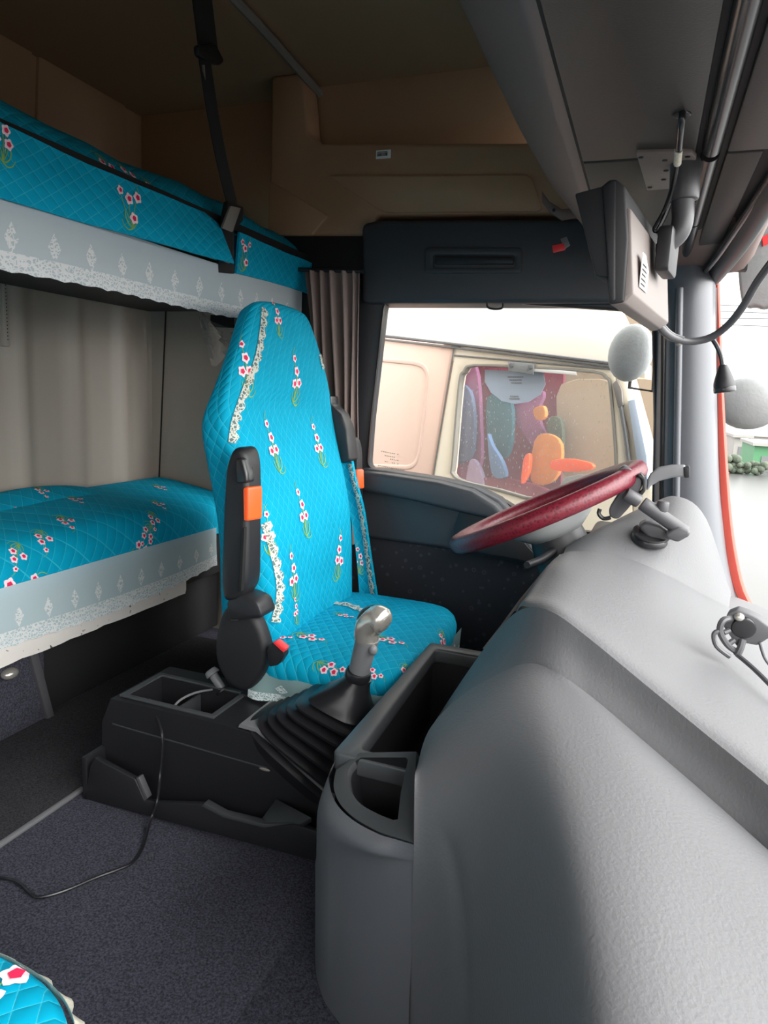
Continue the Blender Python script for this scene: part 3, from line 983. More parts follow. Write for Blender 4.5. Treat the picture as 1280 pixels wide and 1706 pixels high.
# bolster under the cover at the back
rows = []
for i in range(13):
    t = i / 12; y = 1.28 + .46 * t; h = max(0.0, math.sin(PI * (t * .92 + .08))) ** .6
    rows.append(catmull([Vector((a, y, b)) for a, b in ((-1.56, .80), (-1.575, .80 + .012 * h), (-1.61, .80 + .028 * h), (-1.65, .80 + .036 * h), (-1.685, .80 + .024 * h), (-1.692, .80))], 4))
cv = MB().grid(rows); bv = bvh_of(cv)
for (x, y) in ((72, 818),): sprig(cv, bv, x, y, .8, (1, -.5, 0))
tag(obj('pillow', cv, [MT['quiltb']] + EMB, None, angle=70), 'flat turquoise pillow at the back of the lower bunk', 'pillow')
# carpeted engine cover and the dark locker under the lower bunk
bb = thing('bunk_locker', 'dark storage locker and carpeted box under the lower bunk', 'locker', (-1.5, 1.0, FZ))
mb = MB().box((-1.70, -.3, FZ), (-1.372, 1.27, .50)); obj('carpeted_box', mb, MT['carpet'], bb, .01)
mb = MB().prism([(-1.362, 1.262, FZ), (-1.362, 1.285, FZ), (-1.362, 1.235, .50), (-1.362, 1.21, .50)], (-.03, 0, 0)); obj('edge_trim', mb, MT['mount'], bb, .004)
mb = MB().box((-1.70, 1.286, FZ), (-1.40, 2.08, .495)); obj('locker_front', mb, MT['deep'], bb, .008)
c = P(158, 1165, X=-1.395)
mb = MB().box(c - Vector((.004, .008, .003)), c + Vector((.002, .008, .003))); obj('latch', mb, MT['steel'], bb, .002)
c = P(16, 1122, X=-1.36)
mb = MB().ellipsoid(c, (.018, .022, .014), axes=None); tag(obj('bunk_catch', mb, MT['chrome']), 'crumpled silver catch under the near end of the lower bunk', 'catch')

# things on the rear wall
vs_ = thing('vent_strip', 'grey ribbed ventilation strip on the rear wall between the bunks', 'vent', P(10, 515, X=-1.70))
a = P(2, 450, X=-1.70); b = P(18, 578, X=-1.70)
mb = MB().box((-1.72, a.y, b.z), (-1.70, b.y, a.z + .06)); obj('plate', mb, MT['backw'], vs_, .004)
mb = MB()
nn = 26
for i in range(nn):
    z = b.z + .018 + (a.z + .05 - b.z) * i / nn
    mb.box((-1.701, a.y + .010, z), (-1.6985, b.y - .008, z + .003))
obj('slots', mb, MT['groove'], vs_)
for (px, py, l) in ((42, 466, .05), (66, 462, .03), (172, 482, .03), (200, 492, .02)):
    c = P(px, py - 8, X=-1.66); 
    mb = MB().tube([c + Vector((0, 0, .05)), c + Vector((.004, .002, .02)), c + Vector((0, -.004, -l * .6))], .004, 6)
    tag(obj('strap_end', mb, MT['strap']), {42: 'dangling dark strap end nearest the vent strip', 66: 'short forked dark strap end second from the vent strip', 172: 'stubby dark strap end hanging in the middle under the valance', 200: 'small dark strap end hanging right of the middle one'}[px], 'strap end')
# corner seam bead between the rear wall and side wall
mb = MB().tube([P(277, 505, Y=2.10), P(271, 650, Y=2.10), P(265, 800, Y=2.10)], .003, 6)
struct(obj('trim_7', mb, MT['groove']))
# switch panel and torn film
sw = thing('switch_panel', 'small dark recessed panel on the sleeper side wall behind the driver seat', 'panel', P(378, 540, Y=2.10))
mb = MB(); ringprism(mb, roundpoly([P(x, y, Y=2.105) for x, y in [(340, 520), (420, 520), (420, 555), (338, 552)]], .01), [P(x, y, Y=2.105) for x, y in [(349, 524), (415, 524), (414, 547), (348, 545)]], (0, .02, 0)); obj('bezel', mb, MT['backw'], sw, .002)
mb = MB().prism([P(x, y, Y=2.112) for x, y in [(346, 522), (416, 522), (416, 549), (346, 547)]], (0, .006, 0)); obj('inset', mb, MT['black'], sw)
mb = MB().prism([P(x, y, Y=2.11) for x, y in [(390, 528), (405, 529), (404, 543), (390, 542)]], (0, .004, 0)); obj('switch', mb, MT['greyp'], sw, .001)
rows = []
for i in range(9):
    t = i / 8
    r = []
    for j in range(10):
        q = j / 9
        x = 330 + 22 * t + (72 * t) * q; y = 512 + 98 * t ** .8 - 38 * q * t + 5 * math.sin(q * 14 + t * 6)
        r.append(P(x, y, Y=2.07 - .015 * math.sin(q * 9 + t * 5)))
    rows.append(r)
mb = MB().grid(rows); tag(obj('torn_film', mb, MT['film'], None, angle=20), 'torn clear protective film dangling below the small side-wall panel', 'film')

# filler behind the seat: lower side wall between door and sleeper
mb = MB().box((-1.16, 1.945, FZ), (-.62, 2.0, .86)); struct(obj('wall_side_lower', mb, MT['blacks'], None, .004))
mb = MB().box((-.62, 1.955, FZ), (.16, 2.0, .76)); struct(obj('wall_side_front', mb, MT['blacks'], None, .004))
mb = MB().box((-1.16, 1.955, .86), (-.83, 2.0, 1.6)); struct(obj('wall_pillar', mb, MT['blacks'], None, .004))

# ================================================================== CURTAIN
rows = []
for k in range(13):
    t = k / 12
    r = []
    for i in range(91):
        q = i / 90
        top = P(508 + 92 * q, 452, Y=1.86); bot = P(548 + 50 * q, 905, Y=1.86)
        p = top.lerp(bot, t)
        amp = .015 + .006 * t
        p.y += amp * math.sin(q * PI * 2 * 5.5 + .8 * math.sin(q * 7)) + .006 * math.sin(q * 31 + t * 2)
        p.x += .004 * math.sin(t * 5 + q * 9)
        r.append(p)
    rows.append(r)
cu = tag(obj('curtain', MB().grid(rows), MT['curtain'], None, angle=80), 'gathered brown-grey curtain hanging beside the door window', 'curtain')
mb = MB().cyl(P(498, 449, Y=1.86), P(606, 452, Y=1.86), .006, 10); obj('header_rod', mb, MT['black'], cu)

# ================================================================== DRIVER'S SEAT
seat = thing('driver_seat', "driver's seat in turquoise quilted floral cover with folded-up black armrests", 'seat', (-.62, 1.5, FZ))
lev = [(.55, -.690, .232, .17), (.60, -.694, .236, .18), (.68, -.700, .242, .18), (.76, -.708, .248, .17), (.84, -.722, .253, .155), (.92, -.745, .258, .14), (1.0, -.772, .264, .125), (1.06, -.790, .270, .112), (1.10, -.798, .266, .098), (1.15, -.804, .248, .076), (1.20, -.809, .222, .064), (1.25, -.814, .190, .060), (1.28, -.817, .170, .060), (1.305, -.821, .152, .058), (1.322, -.826, .138, .052), (1.332, -.833, .116, .036), (1.336, -.840, .06, .016)]
N = 64


def seatring(z, xf, w, th):
    r = []
    e = 3.6
    for k in range(N):
        a = 2 * PI * k / N + PI          # seam at the back
        ca, sa = math.cos(a), math.sin(a)
        x = (abs(ca) ** (2 / e)) * (1 if ca > 0 else -1); y = (abs(sa) ** (2 / e)) * (1 if sa > 0 else -1)
        dish = .016 * (1 - min(1, abs(y) / .75) ** 2) if x > .5 and z < 1.12 else 0
        r.append(Vector((xf - th / 2 + x * th / 2 - dish, 1.5 + y * w, z + .012 * x)))
    return r


rings = [seatring(*l) for l in lev]
rings = [[c[i] for c in [catmull([r[j] for r in rings], 3) for j in range(N)]] for i in range((len(lev) - 1) * 3 + 1)]
cov = MB().loft(rings); bv = bvh_of(cov)
for (x, y, s, f) in ((462, 535, .8, 1), (493, 640, 1.1, 1), (455, 752, 1.15, 1), (530, 748, 1.05, 1), (505, 862, 1.1, 1), (565, 935, 1.1, -1), (488, 968, 1.05, 1), (408, 620, 1.1, 1), (446, 895, .9, 1), (492, 1022, .6, 1)):
    sprig(cov, bv, x, y, s, (.1, .1, 1), heads=((-.006, .055), (.002, .028), (-.008, .0), (.012, .004)), flip=f)
obj('backrest', cov, [MT['quilt']] + EMB, seat, angle=75)


def lacestrip(bv, pix, width, name, par, k=10, amp=.5, lift=.003):
    pts = []
    for (x, y) in pix:
        l, n = hit(bv, x, y)
        if l is not None: pts.append((l, n if n.dot(CAMP - l) > 0 else -n))
    if len(pts) < 2:
        print('lacestrip missed', pix[0]); return None
    P_ = catmull([p for p, _ in pts], k); Nn = catmull([q for _, q in pts], k)
    A = []; B = []; U = []
    for i, p in enumerate(P_):
        t = (P_[min(i + 1, len(P_) - 1)] - P_[max(0, i - 1)]).normalized(); n = Nn[i].normalized(); s = t.cross(n)
        ww = width * (1 + amp * math.sin(i * 1.15))
        sc = abs(math.sin(i * .55))
        A.append(p + n * lift + s * width * .42); B.append(p + n * (lift + .001) - s * width * (.35 + .55 * sc))
        U.append((i * .006, .0)); 
    mid = [(a + b) / 2 + Nn[i].normalized() * .0015 for i, (a, b) in enumerate(zip(A, B))]
    m_ = len(A)
    uvs = [(i * .005, .018) for i in range(m_)] + [(i * .005, .009) for i in range(m_)] + [(i * .005, 0) for i in range(m_)]
    return obj(name, MB().grid([A, mid, B], 0, None, uvs), MT['trimlace'], par, angle=80)


lacestrip(bv, [(438, 514), (436, 540), (431, 575), (424, 605), (410, 640), (396, 680), (388, 710), (386, 738)], .017, 'lace_trim', seat)
lacestrip(bv, [(438, 872), (448, 900), (458, 940), (464, 975), (462, 1005), (456, 1036)], .018, 'lace_trim', seat)
lacestrip(bv, [(526, 560), (531, 590), (537, 615)], .012, 'lace_trim', seat)

# cushion
cz = [(.54, .975), (.552, .995), (.572, 1.0), (.586, .98), (.596, .94), (.602, .87), (.605, .7), (.607, .4), (.607, .02)]
rings = []
for z, s in cz:
    r = []
    for k in range(N):
        a = 2 * PI * k / N + PI
        ca, sa = math.cos(a), math.sin(a); e = 4.2
        x = (abs(ca) ** (2 / e)) * (1 if ca > 0 else -1); y = (abs(sa) ** (2 / e)) * (1 if sa > 0 else -1)
        xx = -.598 + x * .205 * s
        zz = z - .022 * max(0, (xx + .45) / .1) ** 2 if z > .5 and xx > -.45 else z
        r.append(Vector((xx, 1.485 + y * .275 * s, zz)))
    rings.append(r)
cov = MB().loft(rings); bv = bvh_of(cov)
# planar UV so the quilting runs straight over the cushion
cov.uv = [(p.x + p.z * .3, p.y) for p in cov.v]
for (x, y, s) in ((518, 1062, .9), (470, 1060, .7), (650, 1067, .9), (738, 1068, .8), (690, 1112, .0), (678, 1124, .7), (552, 1112, .8), (575, 1026, .6), (620, 1120, .6)):
    if s: sprig(cov, bv, x, y, s, (.9, -.5, 0), heads=((-.012, .03), (.006, .016), (-.006, -.004), (.016, -.01)))
obj('cushion', cov, [MT['quilt']] + EMB, seat, angle=75)
lacestrip(bv, [(545, 1005), (580, 1010), (600, 1018), (628, 1024)], .02, 'lace_trim', seat)
# hem of the cushion cover and the grey lace skirt under it
rows = []
for k in range(6):
    r = []
    for i in range(61):
        q = i / 60
        pth = [(-.74, 1.222), (-.62, 1.218), (-.44, 1.218), (-.402, 1.25), (-.396, 1.40), (-.396, 1.7)]
        a = q * (len(pth) - 1); j = min(len(pth) - 2, int(a)); t = a - j
        x = pth[j][0] * (1 - t) + pth[j + 1][0] * t; y = pth[j][1] * (1 - t) + pth[j + 1][1] * t
        r.append(Vector((x, y - .006 - (.008 * (1 - k / 5)) * math.sin(q * 40) - .006 * (1 - k / 5), .497 + (.558 - .497) * k / 5)))
    rows.append(r)
mb = MB().grid(rows, 0, None, [(r[j].x + r[j].y, .15 * i / 5) for i, r in enumerate(rows) for j in range(61)])
obj('lace_skirt', mb, MT['laceskirt'], seat, angle=80)
mb = MB().box((-.80, 1.31, FZ), (-.42, 1.74, .54)); obj('seat_base', mb, MT['deep'], seat, .02, 3)

# shoulder belt guide and hanging cover flap on the window side
mb = MB().prism([P(x, y, Y=1.735) for x, y in [(534, 659), (551, 662), (553, 676), (568, 690), (578, 715), (584, 768), (571, 772), (560, 770), (552, 725), (540, 690)]], (0, .06, 0)); obj('belt_guide', mb, MT['black'], seat, .007, 3)
mb = MB().prism([P(x, y, Y=1.73) for x, y in [(535, 658), (551, 660), (552, 675), (539, 675)]], (.0, .05, 0.0)); obj('belt_slot', mb, MT['gloss'], seat, .003)
fl = []
for (xl, xr, y) in ((566, 586, 768), (572, 592, 800), (580, 603, 840), (588, 610, 880), (594, 617, 930), (598, 624, 975), (600, 630, 1012)):
    fl.append([P(xl + (xr - xl) * q, y, Y=1.765 + .012 * math.sin(q * 3)) for q in (0, .33, .66, 1)])
cv = MB().grid(smoothgrid(fl, 4), 0, (0, .014, 0)); bv = bvh_of(cv)
sprig(cv, bv, 596, 936, .8)
obj('cover_flap', cv, [MT['quilt']] + EMB, seat, angle=75)
lacestrip(bv, [(583, 772), (589, 800), (599, 840), (606, 880), (613, 930), (619, 975), (624, 1008)], .018, 'lace_trim', seat, 12)


def armrest(outl, y0, dy, sl, name_col):
    mb = MB().prism(catmull([P(x, y, Y=y0) for x, y in outl], 4, True), (0, dy, 0))
    a = obj('armrest', mb, MT['black'], seat, .018, 4, 50)
    mb = MB().prism(roundpoly([P(x, y, Y=y0 - .006) for x, y in sl], .006), (.010, dy * .62, 0))
    s = obj('slider', mb, MT['orange'], a, .004, 3)
    s['label'] = 'orange slider'
    xs = [p[0] for p in sl]; ys = [p[1] for p in sl]
    f0 = P(max(xs) + 1, min(ys) + 10, Y=y0); f1 = P(max(xs) + 1, max(ys) - 10, Y=y0)
    mb = MB().box((f0.x - .004, y0 + dy * .25, f1.z), (f0.x + .004, y0 + dy * .6, f0.z)); obj('slider_window', mb, MT['redpaint'], a, .002)
    return a


a = armrest([(377, 772), (386, 750), (400, 746), (409, 762), (412, 800), (412, 870), (412, 935), (410, 975), (400, 994), (388, 1002), (372, 999), (367, 970), (369, 880), (373, 800)], 1.165, .06, [(404, 812), (414, 811), (414, 868), (405, 869)], 0)
mb = MB().prism(roundpoly([P(x, y, Y=1.158) for x, y in [(392, 764), (404, 762), (411, 790), (412, 805), (394, 806)]], .006), (0, .03, 0)); obj('end_cap', mb, MT['gloss'], a, .008, 3)
mb = MB().prism([P(x, y, Y=1.157) for x, y in [(404, 880), (407, 880), (402, 985), (398, 985)]], (0, .01, 0)); obj('seam', mb, MT['groove'], a)
armrest([(573, 742), (579, 730), (586, 729), (592, 738), (595, 760), (595, 790), (597, 860), (590, 870), (584, 850), (578, 800)], 1.79, .04, [(588, 782), (596, 782), (597, 815), (590, 815)], 0)
# recliner hub, mounting post and belt buckle
mb = MB().prism(roundpoly([P(x, y, Y=1.17) for x, y in [(376, 1000), (400, 990), (428, 1002), (438, 1030), (380, 1035)]], .012), (0, .06, 0)); obj('armrest_bracket', mb, MT['black'], seat, .006)
mb = MB().prism(catmull([P(x, y, Y=1.185) for x, y in [(362, 1040), (376, 1012), (402, 1008), (424, 1030), (438, 1062), (443, 1090), (434, 1125), (414, 1150), (392, 1150), (370, 1130), (356, 1090)]], 4, True), (0, .04, 0)); obj('recliner_cover', mb, MT['blacks'], seat, .014, 4, 50)
mb = MB().prism([P(x, y, Y=1.18) for x, y in [(386, 998), (400, 996), (396, 1034), (384, 1034)]], (0, .01, 0)); obj('bracket_strip', mb, MT['greyp'], seat, .002)
bk = obj('belt_buckle', MB().prism(roundpoly([P(x, y, Y=1.178) for x, y in [(444, 1082), (455, 1069), (472, 1082), (474, 1092), (464, 1108), (448, 1112)]], .006), (0, .022, 0)), MT['black'], seat, .004, 3)
mb = MB().prism([P(x, y, Y=1.173) for x, y in [(453, 1071), (459, 1068), (476, 1081), (472, 1088)]], (0, .02, 0)); b_ = obj('release_button', mb, MT['red'], bk, .003); b_['label'] = 'red release button'
mb = MB().prism([P(x, y, Y=1.22) for x, y in [(446, 1118), (462, 1105), (470, 1112), (462, 1128), (430, 1160)]], (0, .02, 0)); obj('adjuster_lever', mb, MT['black'], seat, .004)

# ================================================================== CENTRE CONSOLE
cons = thing('center_console', 'low black centre console with two open cup wells and a side bin', 'console', (-.75, 1.15, FZ))
body = [(-1.03, FZ), (-1.025, .43), (-1.0, .488), (-.72, .490), (-.66, .486), (-.62, .47), (-.50, .40), (-.42, .34), (-.42, FZ)]
Y0, Y1 = 1.09, 1.285
# body with wells: sides, ends and a top that has an opening
wx0, wx1, wy0, wy1 = -.975, -.765, 1.115, 1.225
mb = MB()
mb.prism([(x, Y0, z) for x, z in body], (0, wy0 - Y0, 0))
mb.prism([(x, wy1, z) for x, z in body], (0, Y1 - wy1, 0))
mb.prism([(x, wy0, z) for x, z in [(wx1, FZ), (wx1, .490), (-.72, .490), (-.66, .486), (-.62, .47), (-.50, .40), (-.42, .34), (-.42, FZ)]], (0, wy1 - wy0, 0))
mb.prism([(x, wy0, z) for x, z in [(-1.03, FZ), (-1.025, .43), (-1.0, .488), (wx0, .489), (wx0, FZ)]], (0, wy1 - wy0, 0))
obj('body', mb, MT['black'], cons, .0)
mb = MB().box((wx0, wy0, .40), (wx1, wy1, .405)); obj('well_floor', mb, MT['deep'], cons)
mb = MB(); ringprism(mb, [Vector((x, y, .489)) for x, y in [(wx0 - .014, wy0 - .012), (wx1 + .012, wy0 - .012), (wx1 + .012, wy1 + .012), (wx0 - .014, wy1 + .012)]], [Vector((x, y, .489)) for x, y in [(wx0, wy0), (wx1, wy0), (wx1, wy1), (wx0, wy1)]], (0, 0, .005)); obj('well_rim', mb, MT['rim'], cons, .0015)
mb = MB().box((-.875, wy0, .405), (-.869, wy1, .470)); obj('well_divider', mb, MT['rim'], cons, .001)
mb = MB().tube([(-.872, wy0 + .002, .468), (-.868, wy0 + .03, .487), (-.855, wy0 + .07, .492), (-.84, wy1, .486)], .0025, 8); obj('divider_clip', mb, MT['greyp'], cons)
mb = MB().prism([P(187, 1205, Y=1.089), P(445, 1279, Y=1.089), P(445, 1281.5, Y=1.089), P(187, 1207, Y=1.089)], (0, .002, 0)); obj('seam', mb, MT['rim'], cons)
mb = MB().ellipsoid(P(441, 1282, Y=1.088), (.012, .002, .003)); obj('clip', mb, MT['rail'], cons)
# side bin: outer wall, scooped lip and end walls
yb = 1.035
out = [(140, 1331), (150, 1275), (158, 1262), (225, 1298), (240, 1333), (262, 1337), (340, 1340), (372, 1360), (440, 1377), (492, 1374), (540, 1390), (540, 1440)]
mb = MB().prism([P(x, y, Y=yb) for x, y in out], (0, .012, 0)); obj('bin_wall', mb, MT['black'], cons, .003)
mb = MB().prism([P(226, 1296, Y=yb - .001), P(231, 1295, Y=yb - .001), P(246, 1330, Y=yb - .001), P(241, 1334, Y=yb - .001)], (0, .014, 0)); obj('bin_notch', mb, MT['mount'], cons, .001)
mb = MB().prism([P(340, 1338, Y=yb - .002), P(372, 1356, Y=yb - .002), P(440, 1373, Y=yb - .002), P(488, 1372, Y=yb - .002), P(440, 1380, Y=yb - .002), P(372, 1363, Y=yb - .002), P(335, 1344, Y=yb - .002)], (0, .016, .0)); obj('bin_lip', mb, MT['rim'], cons, .002)
mb = MB().box((-1.03, yb, FZ), (-1.018, 1.095, .375)); obj('bin_end', mb, MT['black'], cons, .002)
mb = MB().prism([P(460, 1330, Y=yb + .05), P(520, 1362, Y=yb + .002), P(500, 1374, Y=yb + .002), P(430, 1372, Y=yb + .004)], (.0, .0, -.01)); obj('bin_shelf', mb, MT['black'], cons, .002)
# boot collar
mb = MB().prism([(-.70, Y0 + .004, .489), (-.655, Y0 + .004, .492), (-.61, Y0 + .004, .472), (-.43, Y0 + .004, .35), (-.43, 1.30, .35), (-.61, 1.30, .472), (-.655, 1.30, .492), (-.70, 1.30, .489)], (0, 0, .004)) if False else MB()
for (a, b) in (((-.69, .490), (-.65, .489)), ((-.65, .489), (-.615, .470)), ((-.615, .470), (-.43, .350))):
    mb.prism([(a[0], 1.095, a[1]), (b[0], 1.095, b[1]), (b[0], 1.28, b[1]), (a[0], 1.28, a[1])], (.003, 0, .007))
obj('boot_collar', mb, MT['greyp'], cons, .0)

# hand-brake lever on the console
hb = thing('hand_brake_valve', 'small black knobbed hand-brake lever on the centre console', 'lever', (-.75, 1.24, .49))
k0 = P(354, 1122, Y=1.235); k1 = P(372, 1150, Y=1.235); k2 = P(392, 1172, Y=1.235)
ax = (k0 - k2).normalized()
mb = MB().cyl(k0 - ax * .004, k0 + ax * .010, .017, 20, 0, .013); obj('knob', mb, MT['greyp'], hb, .003)
mb = MB().cyl(k1, k0, .010, 16); obj('shaft', mb, MT['greyp'], hb, .002)
mb = MB().cyl(k1 - ax * .002, k1 + ax * .003, .017, 18); obj('collar', mb, MT['black'], hb, .001)
mb = MB().cyl(k2 - ax * .01, k1, .008, 16); obj('stem', mb, MT['greyp'], hb, .001)
mb = MB().ellipsoid(P(398, 1172, Y=1.23), (.020, .02, .016)); obj('pivot', mb, MT['gloss'], hb)
mb = MB().ellipsoid(P(415, 1160, Y=1.245), (.014, .02, .012)); obj('pivot_cap', mb, MT['greyp'], hb)
mb = MB().box((-.765, 1.215, .485), (-.69, 1.262, .497)); obj('base_plate', mb, MT['black'], hb, .004)

# ================================================================== GEAR LEVER
gl = thing('gear_lever', 'gear lever with silver knob and ribbed black rubber boot', 'gear lever', (-.57, 1.19, .42))
bc = Vector((-.570, 1.168, .425)); nk = Vector((-.462, 1.165, .615))
ax1 = (nk - bc).normalized()
nrm0 = Vector((.52, 0, .85)).normalized()
rings = []
K = 40


def brect(c, n, hx, hy, e=4.0):
    u = (Vector((1, 0, 0)) - n * n.x).normalized(); v = n.cross(u)
    r = []
    for k in range(K):
        a = 2 * PI * k / K
        ca, sa = math.cos(a), math.sin(a)
        r.append(c + u * hx * (abs(ca) ** (2 / e)) * (1 if ca > 0 else -1) + v * hy * (abs(sa) ** (2 / e)) * (1 if sa > 0 else -1))
    return r


nb = 6
rings.append(brect(bc - nrm0 * .02, nrm0, .128, .078))
for i in range(nb):
    t = i / nb
    for (dt_, dr) in ((.05, .006), (.30, .008), (.5, .004), (.62, -.008), (.8, -.009), (.95, .001)):
        q = (t + dt_ / nb) * .66
        c = bc.lerp(nk, q)
        n = nrm0.lerp(Vector((.25, 0, .95)), q / .66).normalized()
        rings.append(brect(c, n, (.125 - .066 * (q / .66) ** .9 + dr * 1.5), (.078 - .024 * (q / .66) + dr * 1.3)))
for q, hx, hy, e in ((.70, .054, .052, 3), (.76, .047, .047, 2.6), (.84, .035, .036, 2.2), (.93, .026, .027, 2), (.99, .022, .022, 2)):
    rings.append(brect(bc.lerp(nk, q), Vector((.3, 0, .95)).normalized(), hx, hy, e))
mb = MB().loft(rings); obj('boot', mb, MT['rubber'], gl, angle=50)
s0 = P(597, 1122, Y=1.16); s1 = P(613, 1062, Y=1.15)
mb = MB().cyl(s0 - (s1 - s0) * .12, s0 + (s1 - s0) * .1, .026, 24, 0, .024); obj('neck_collar', mb, MT['rubber'], gl, .003)
mb = MB().tube([s0, s0.lerp(s1, .5), s1], lambda t: .0195 + .003 * t, 20, 0, 4); obj('shaft', mb, MT['greyp'], gl)
t0 = P(610, 1066, Y=1.15); t1 = P(614, 1044, Y=1.148); t2 = P(628, 1032, Y=1.145); t3 = P(644, 1040, Y=1.14)
mb = MB().tube([t0, t1, t2, P(638, 1036, Y=1.142), t3], lambda t: .0225 + .004 * math.sin(t * PI) - .007 * max(0, t - .75) * 4, 20, 0, 6); kb = obj('knob', mb, MT['chrome'], gl)
mb = MB().tube([P(602, 1050, Y=1.148), P(608, 1032, Y=1.148), P(622, 1022, Y=1.148), P(638, 1030, Y=1.142)], lambda t: .009 + .008 * math.sin(t * PI), 14, 0, 5); c_ = obj('cap', mb, MT['gloss'], kb); c_['label'] = 'black glossy cap'
mb = MB().ellipsoid(P(622, 1083, Y=1.135), (.008, .008, .010)); obj('button', mb, MT['greyp'], gl)

# ================================================================== CABLE
pth = [P(243, 1172, Y=1.18), P(250, 1166, Y=1.15), P(256, 1180, Y=1.105), P(268, 1213, Y=1.08), P(271, 1240, Y=1.07), P(267, 1290, Y=1.06), P(262, 1335, Y=1.03), P(254, 1358, Y=1.022)]
pth += [P(248, 1376, Z=FZ + .012)] + [P(x, y, Z=FZ + .005) for x, y in ((238, 1412), (222, 1436), (198, 1448), (160, 1462), (110, 1483), (72, 1494), (55, 1492), (35, 1474), (15, 1464), (-30, 1460))]
tag(obj('charging_cable', MB().tube(pth, .0027, 8, 0, 6), MT['rubber']), 'thin black cable trailing from the console over the carpet', 'cable')

# ================================================================== STEERING WHEEL
sw_ = thing('steering_wheel', 'steering wheel with maroon leather rim cover and grey hub', 'steering wheel', (-.17, 1.5, .70))
wc = Vector((-.185, 1.50, .925)); th = math.radians(28)
wu = Vector((math.cos(th), 0, math.sin(th))); wv = Vector((0, 1, 0)); wn = Vector((-math.sin(th), 0, math.cos(th)))
RW = .203
pts = [wc + wu * RW * math.cos(2 * PI * i / 64) + wv * RW * math.sin(2 * PI * i / 64) for i in range(64)]
mb = MB().tube(pts, .0195, 16, 0, 0, True); obj('rim', mb, MT['wheel'], sw_)
rings = []
for (h, r) in ((-.055, .05), (-.03, .08), (-.006, .088), (.002, .082), (.006, .06), (.007, .01)):
    rings.append([wc + wn * (h - .01) + wu * r * 1.1 * math.cos(a) + wv * r * 1.15 * math.sin(a) for a in [2 * PI * k / 32 for k in range(32)]])
mb = MB().loft(rings); hb_ = obj('hub_pad', mb, MT['whub'], sw_, angle=50)
for a in (.55, PI - .55, PI + .6, -.6):
    d = wu * math.cos(a) + wv * math.sin(a); e_ = wn.cross(d)
    rr = []
    for q, wd, hh in ((.07, .028, -.02), (.12, .022, -.018), (.17, .018, -.008), (.208, .02, 0)):
        c = wc + d * q + wn * hh
        rr.append([c + e_ * wd + wn * .004, c - e_ * wd + wn * .004, c - e_ * wd - wn * .006, c + e_ * wd - wn * .006])
    mb = MB().loft(rr); obj('spoke', mb, MT['whub'], sw_, .002)
mb = MB().tube([wc - wn * .05, wc - wn * .16, wc - wn * .30 + wu * .05], lambda t: .055 + .03 * t, 20, 0, 4); obj('column_shroud', mb, MT['black'], sw_)
mb = MB().tube([wc - wn * .09 + wv * .03, wc - wn * .085 - wv * .12 - wu * .02, wc - wn * .075 - wv * .2 - wu * .04], lambda t: .010 - .003 * t, 10, 0, 5); obj('stalk', mb, MT['black'], sw_)

# ================================================================== DASHBOARD
dash = thing('dashboard', 'large curved grey dashboard with instrument hood and open storage tray', 'dashboard', (0, .9, FZ))
# near pad: rows run from the upper crease towards the passenger
cx_top = [(694, 1282, 0.790), (714, 1218, 0.858), (760, 1166, 0.905), (822, 1127, 0.908), (878, 1105, 0.894), (925, 1119, 0.870), (985, 1160, 0.850), (1070, 1232, 0.810), (1170, 1318, 0.760), (1280, 1416, 0.700), (1420, 1545, 0.600), (1600, 1720, 0.530)]
padpx = [cx_top,
         [(691, 1300, 0.765), (712, 1262, 0.803), (758, 1222, 0.835), (818, 1182, 0.850), (888, 1150, 0.844), (936, 1160, 0.825), (1000, 1205, 0.790), (1080, 1280, 0.752), (1170, 1368, 0.715), (1280, 1470, 0.665), (1420, 1605, 0.565), (1600, 1790, 0.500)],
         [(690, 1400, 0.735), (728, 1388, 0.750), (776, 1372, 0.763), (828, 1355, 0.768), (902, 1335, 0.729), (950, 1340, 0.710), (1012, 1370, 0.690), (1088, 1430, 0.660), (1170, 1500, 0.635), (1280, 1590, 0.570), (1420, 1720, 0.510), (1600, 1900, 0.450)],
         [(686, 1540, 0.730), (730, 1540, 0.735), (785, 1530, 0.737), (842, 1520, 0.734), (912, 1510, 0.661), (962, 1515, 0.637), (1022, 1540, 0.597), (1090, 1580, 0.580), (1175, 1640, 0.550), (1285, 1710, 0.515), (1420, 1830, 0.460), (1600, 2000, 0.410)],
         [(681, 1706, 0.730), (732, 1706, 0.733), (792, 1706, 0.727), (850, 1706, 0.713), (920, 1706, 0.631), (972, 1706, 0.600), (1030, 1720, 0.557), (1095, 1745, 0.540), (1180, 1790, 0.510), (1290, 1850, 0.475), (1430, 1960, 0.420), (1610, 2140, 0.370)],
         [(672, 1990, 0.730), (738, 2000, 0.728), (802, 2000, 0.710), (862, 2000, 0.678), (932, 2000, 0.589), (985, 2000, 0.555), (1040, 2010, 0.510), (1105, 2030, 0.490), (1190, 2070, 0.460), (1300, 2120, 0.430), (1440, 2220, 0.380), (1620, 2400, 0.330)]]
rows = [[P(x, y, Y=Y) for x, y, Y in l] for l in padpx]
padz = [None, (.790, .785, .776, .763, .75, .735, .715), (.775, .775, .769, .757, .745, .73, .71), (.757, .762, .76, .752, .74, .725, .70), (.738, .748, .75, .745, .735, .72, .70), (.715, .73, .738, .735, .725, .71, .69)]
for i in range(1, 6):
    pix = padpx[i]
    for j in range(5, 12): rows[i][j] = P(pix[j][0], pix[j][1], Z=padz[i][j - 5])
    ys_, yc_ = rows[i][0].y, rows[i][5].y
    for j, w_ in ((1, .09), (2, .27), (3, .52), (4, .85)): rows[i][j] = P(pix[j][0], pix[j][1], Y=ys_ + (yc_ - ys_) * w_)
pad_rows = relax(smoothgrid(rows, 6), 36)
nr_, nc_ = len(pad_rows), len(pad_rows[0])
